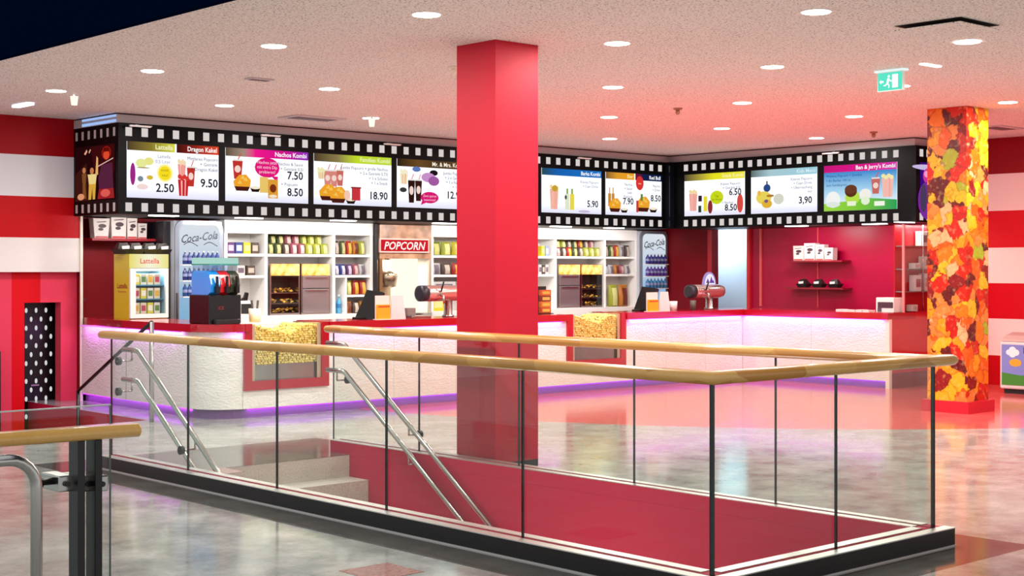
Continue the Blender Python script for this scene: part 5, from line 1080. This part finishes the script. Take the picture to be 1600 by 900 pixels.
# glass display case facing the hall at the end of the counter
x0, x1 = 17.10, XW-.02; y0, y1 = YE-.0, YE+.17
t = thing('display_case', 'red backed glass display case at the right end of the counter', 'display case', ((x0+x1)/2, y0, 0))
ZD = za(487, 17.2, YE)
obj('back_panel', G().box(x0, x1, y1-.02, y1, 0, 2.2), mat('#b3101e', .3), t); obj('base_panel', G().box(XC+.052, x1, y0+.01, y0+.05, .2, ZD-.03), mat('#c01420', .2, coat=.5), t); obj('plinth', G().box(XC+.052, x1, y0+.02, y0+.05, 0, .2), mat('#8a1018', .4), t)
obj('top_ledge', G().box(XC+DP+.005, x1, y0, y1-.02, ZD-.03, ZD), M_REDTOP, t)
obj('corner_post', G().box(x0-.012, x0+.012, y0-.0, y0+.03, CT, 2.2), mat('#e08a8a', .4), t)
M_SHG = mat('#d8e2e0', .1, trans=.7)
zsd = [za(y, 17.4, YE) for y in (455, 420, 384)]
for zz in zsd: obj('glass_shelf', G().box(x0+.02, x1, y0+.02, y1-.02, zz-.012, zz), M_SHG, t)
obj('suspension_rod', G().tube([(x0+.5, y0+.03, ZD), (x0+.5, y0+.03, 2.2)], .008, 6), M_STEEL, t)
obj('glass_front', G().box(x0+.012, x1, y0+.008, y0+.014, CT, 2.2), M_SHOWGLASS, t)
for i, (p, zi, wd, h, c, c2, l) in enumerate(((1440, zsd[2], .16, .2, '#efe8e4', '#8a7a78', 'top glass shelf, white tall box'), (1446, zsd[1], .2, .17, '#f0ded8', '#c87a6a', 'second glass shelf, wide pale box'), (1429, zsd[1], .14, .08, '#f2ecea', '#d0c0c0', 'second glass shelf, low white box'), (1430, zsd[0], .15, .22, '#f0eaec', '#b06a7a', 'third glass shelf, white printed box'), (1444, zsd[0], .13, .24, '#e8e2e4', '#d0a0a0', 'third glass shelf, tall pale box'), (1425, ZD, .13, .09, '#f6ece8', '#d8c8c4', 'ledge, small white box'))):
    item('carton', (wd, h, .10, c, c2), (xa(p, YE+.085), YE+.085, zi), f'merchandise in the glass display case: {l}', 'merchandise in the glass display case', 'box', 'merchandise_box')
x = xa(1440, YE+.2); t = thing('soft_toy', 'small dark plush toy on the second glass shelf', 'toy', (x+.12, YE+.085, zsd[1])); g = G(); xt, yt_, zt2 = x+.12, YE+.085, zsd[1]; g.lathe([(.03, zt2), (.06, zt2+.04), (.055, zt2+.08), (.02, zt2+.11)], xt, yt_, 12); obj('body', g, mat('#2a2024', .8), t); obj('head', G().lathe([(.015, zt2+.09), (.045, zt2+.12), (.042, zt2+.16), (.012, zt2+.18)], xt, yt_, 12), mat('#3a2e30', .8), t)

# ice cream freezer at the right edge
xz, yz0, yz1 = 17.25, 8.3, ya(1562, 17.25); t = thing('ice_cream_freezer', 'low ice cream freezer with blue sky picture at the right edge', 'freezer', (xz+.3, (yz0+yz1)/2, 0)); zb0, zb1 = .06, za(533, xz, yz1)
obj('body', G().box(xz, xz+.66, yz0, yz1, zb0, zb1, 0, .02), mat('#d9d4d2', .35), t); obj('base', G().box(xz+.04, xz+.62, yz0+.04, yz1-.04, 0, zb0), M_BLACKM, t)
lid = [(0, 0), (.66, 0), (.66, .05), (.5, .10), (.3, .11), (.12, .075), (.02, .03)]
obj('lid', G().prism(lid, yz0+.02, yz1-.02, M=Matrix(((1, 0, 0, xz), (0, 0, 1, 0), (0, 1, 0, zb1), (0, 0, 0, 1)))), mat('#c9a8a0', .15), t)
Fm = frame((xz, yz1, 0), (0, -1, 0), (-1, 0, 0)); W_ = yz1-yz0
art = obj('picture_panel', G().prism([(.03, zb0+.05), (W_-.03, zb0+.05), (W_-.03, zb1-.04), (.03, zb1-.04)], 0, .004, M=Fm), mat('#7a8ad0', .4), t)
g = G(); flat(g, Fm, [(.03, zb0+.05), (W_-.03, zb0+.05), (W_-.03, .26), (.7, .30), (.3, .24), (.03, .27)], .0046); obj('meadow', g, mat('#3a8a2a', .5), art)
for grp in (((.13, .53, .04), (.18, .56, .05), (.23, .53, .045), (.18, .51, .05)), ((.6, .5, .06), (.66, .52, .06))):
    g = G()
    for cu, cv, r in grp: flat(g, Fm, ell(cu, cv, r, r*.9, 12), .0047+.0003*len(g.bm.faces))
    obj('cloud', g, mat('#f4f4f8', .5), art)
g = G(); flat(g, Fm, ell(.22, .40, .085, .05, 14), .0062); obj('sun', g, mat('#e0a82a', .5), art)
g = G(); flat(g, Fm, [(.33, .52), (.6, .56), (.6, .64), (.33, .60)], .0056); pl = obj('plaque', g, mat('#3a2a2e', .5), art); g = G(); put_text(g, "BEN & JERRY'S", Fm, .345, .545, .045, .0068, .24, 'l', 0, .01, 0, .15); obj('lettering', g, M_WHITE, pl)
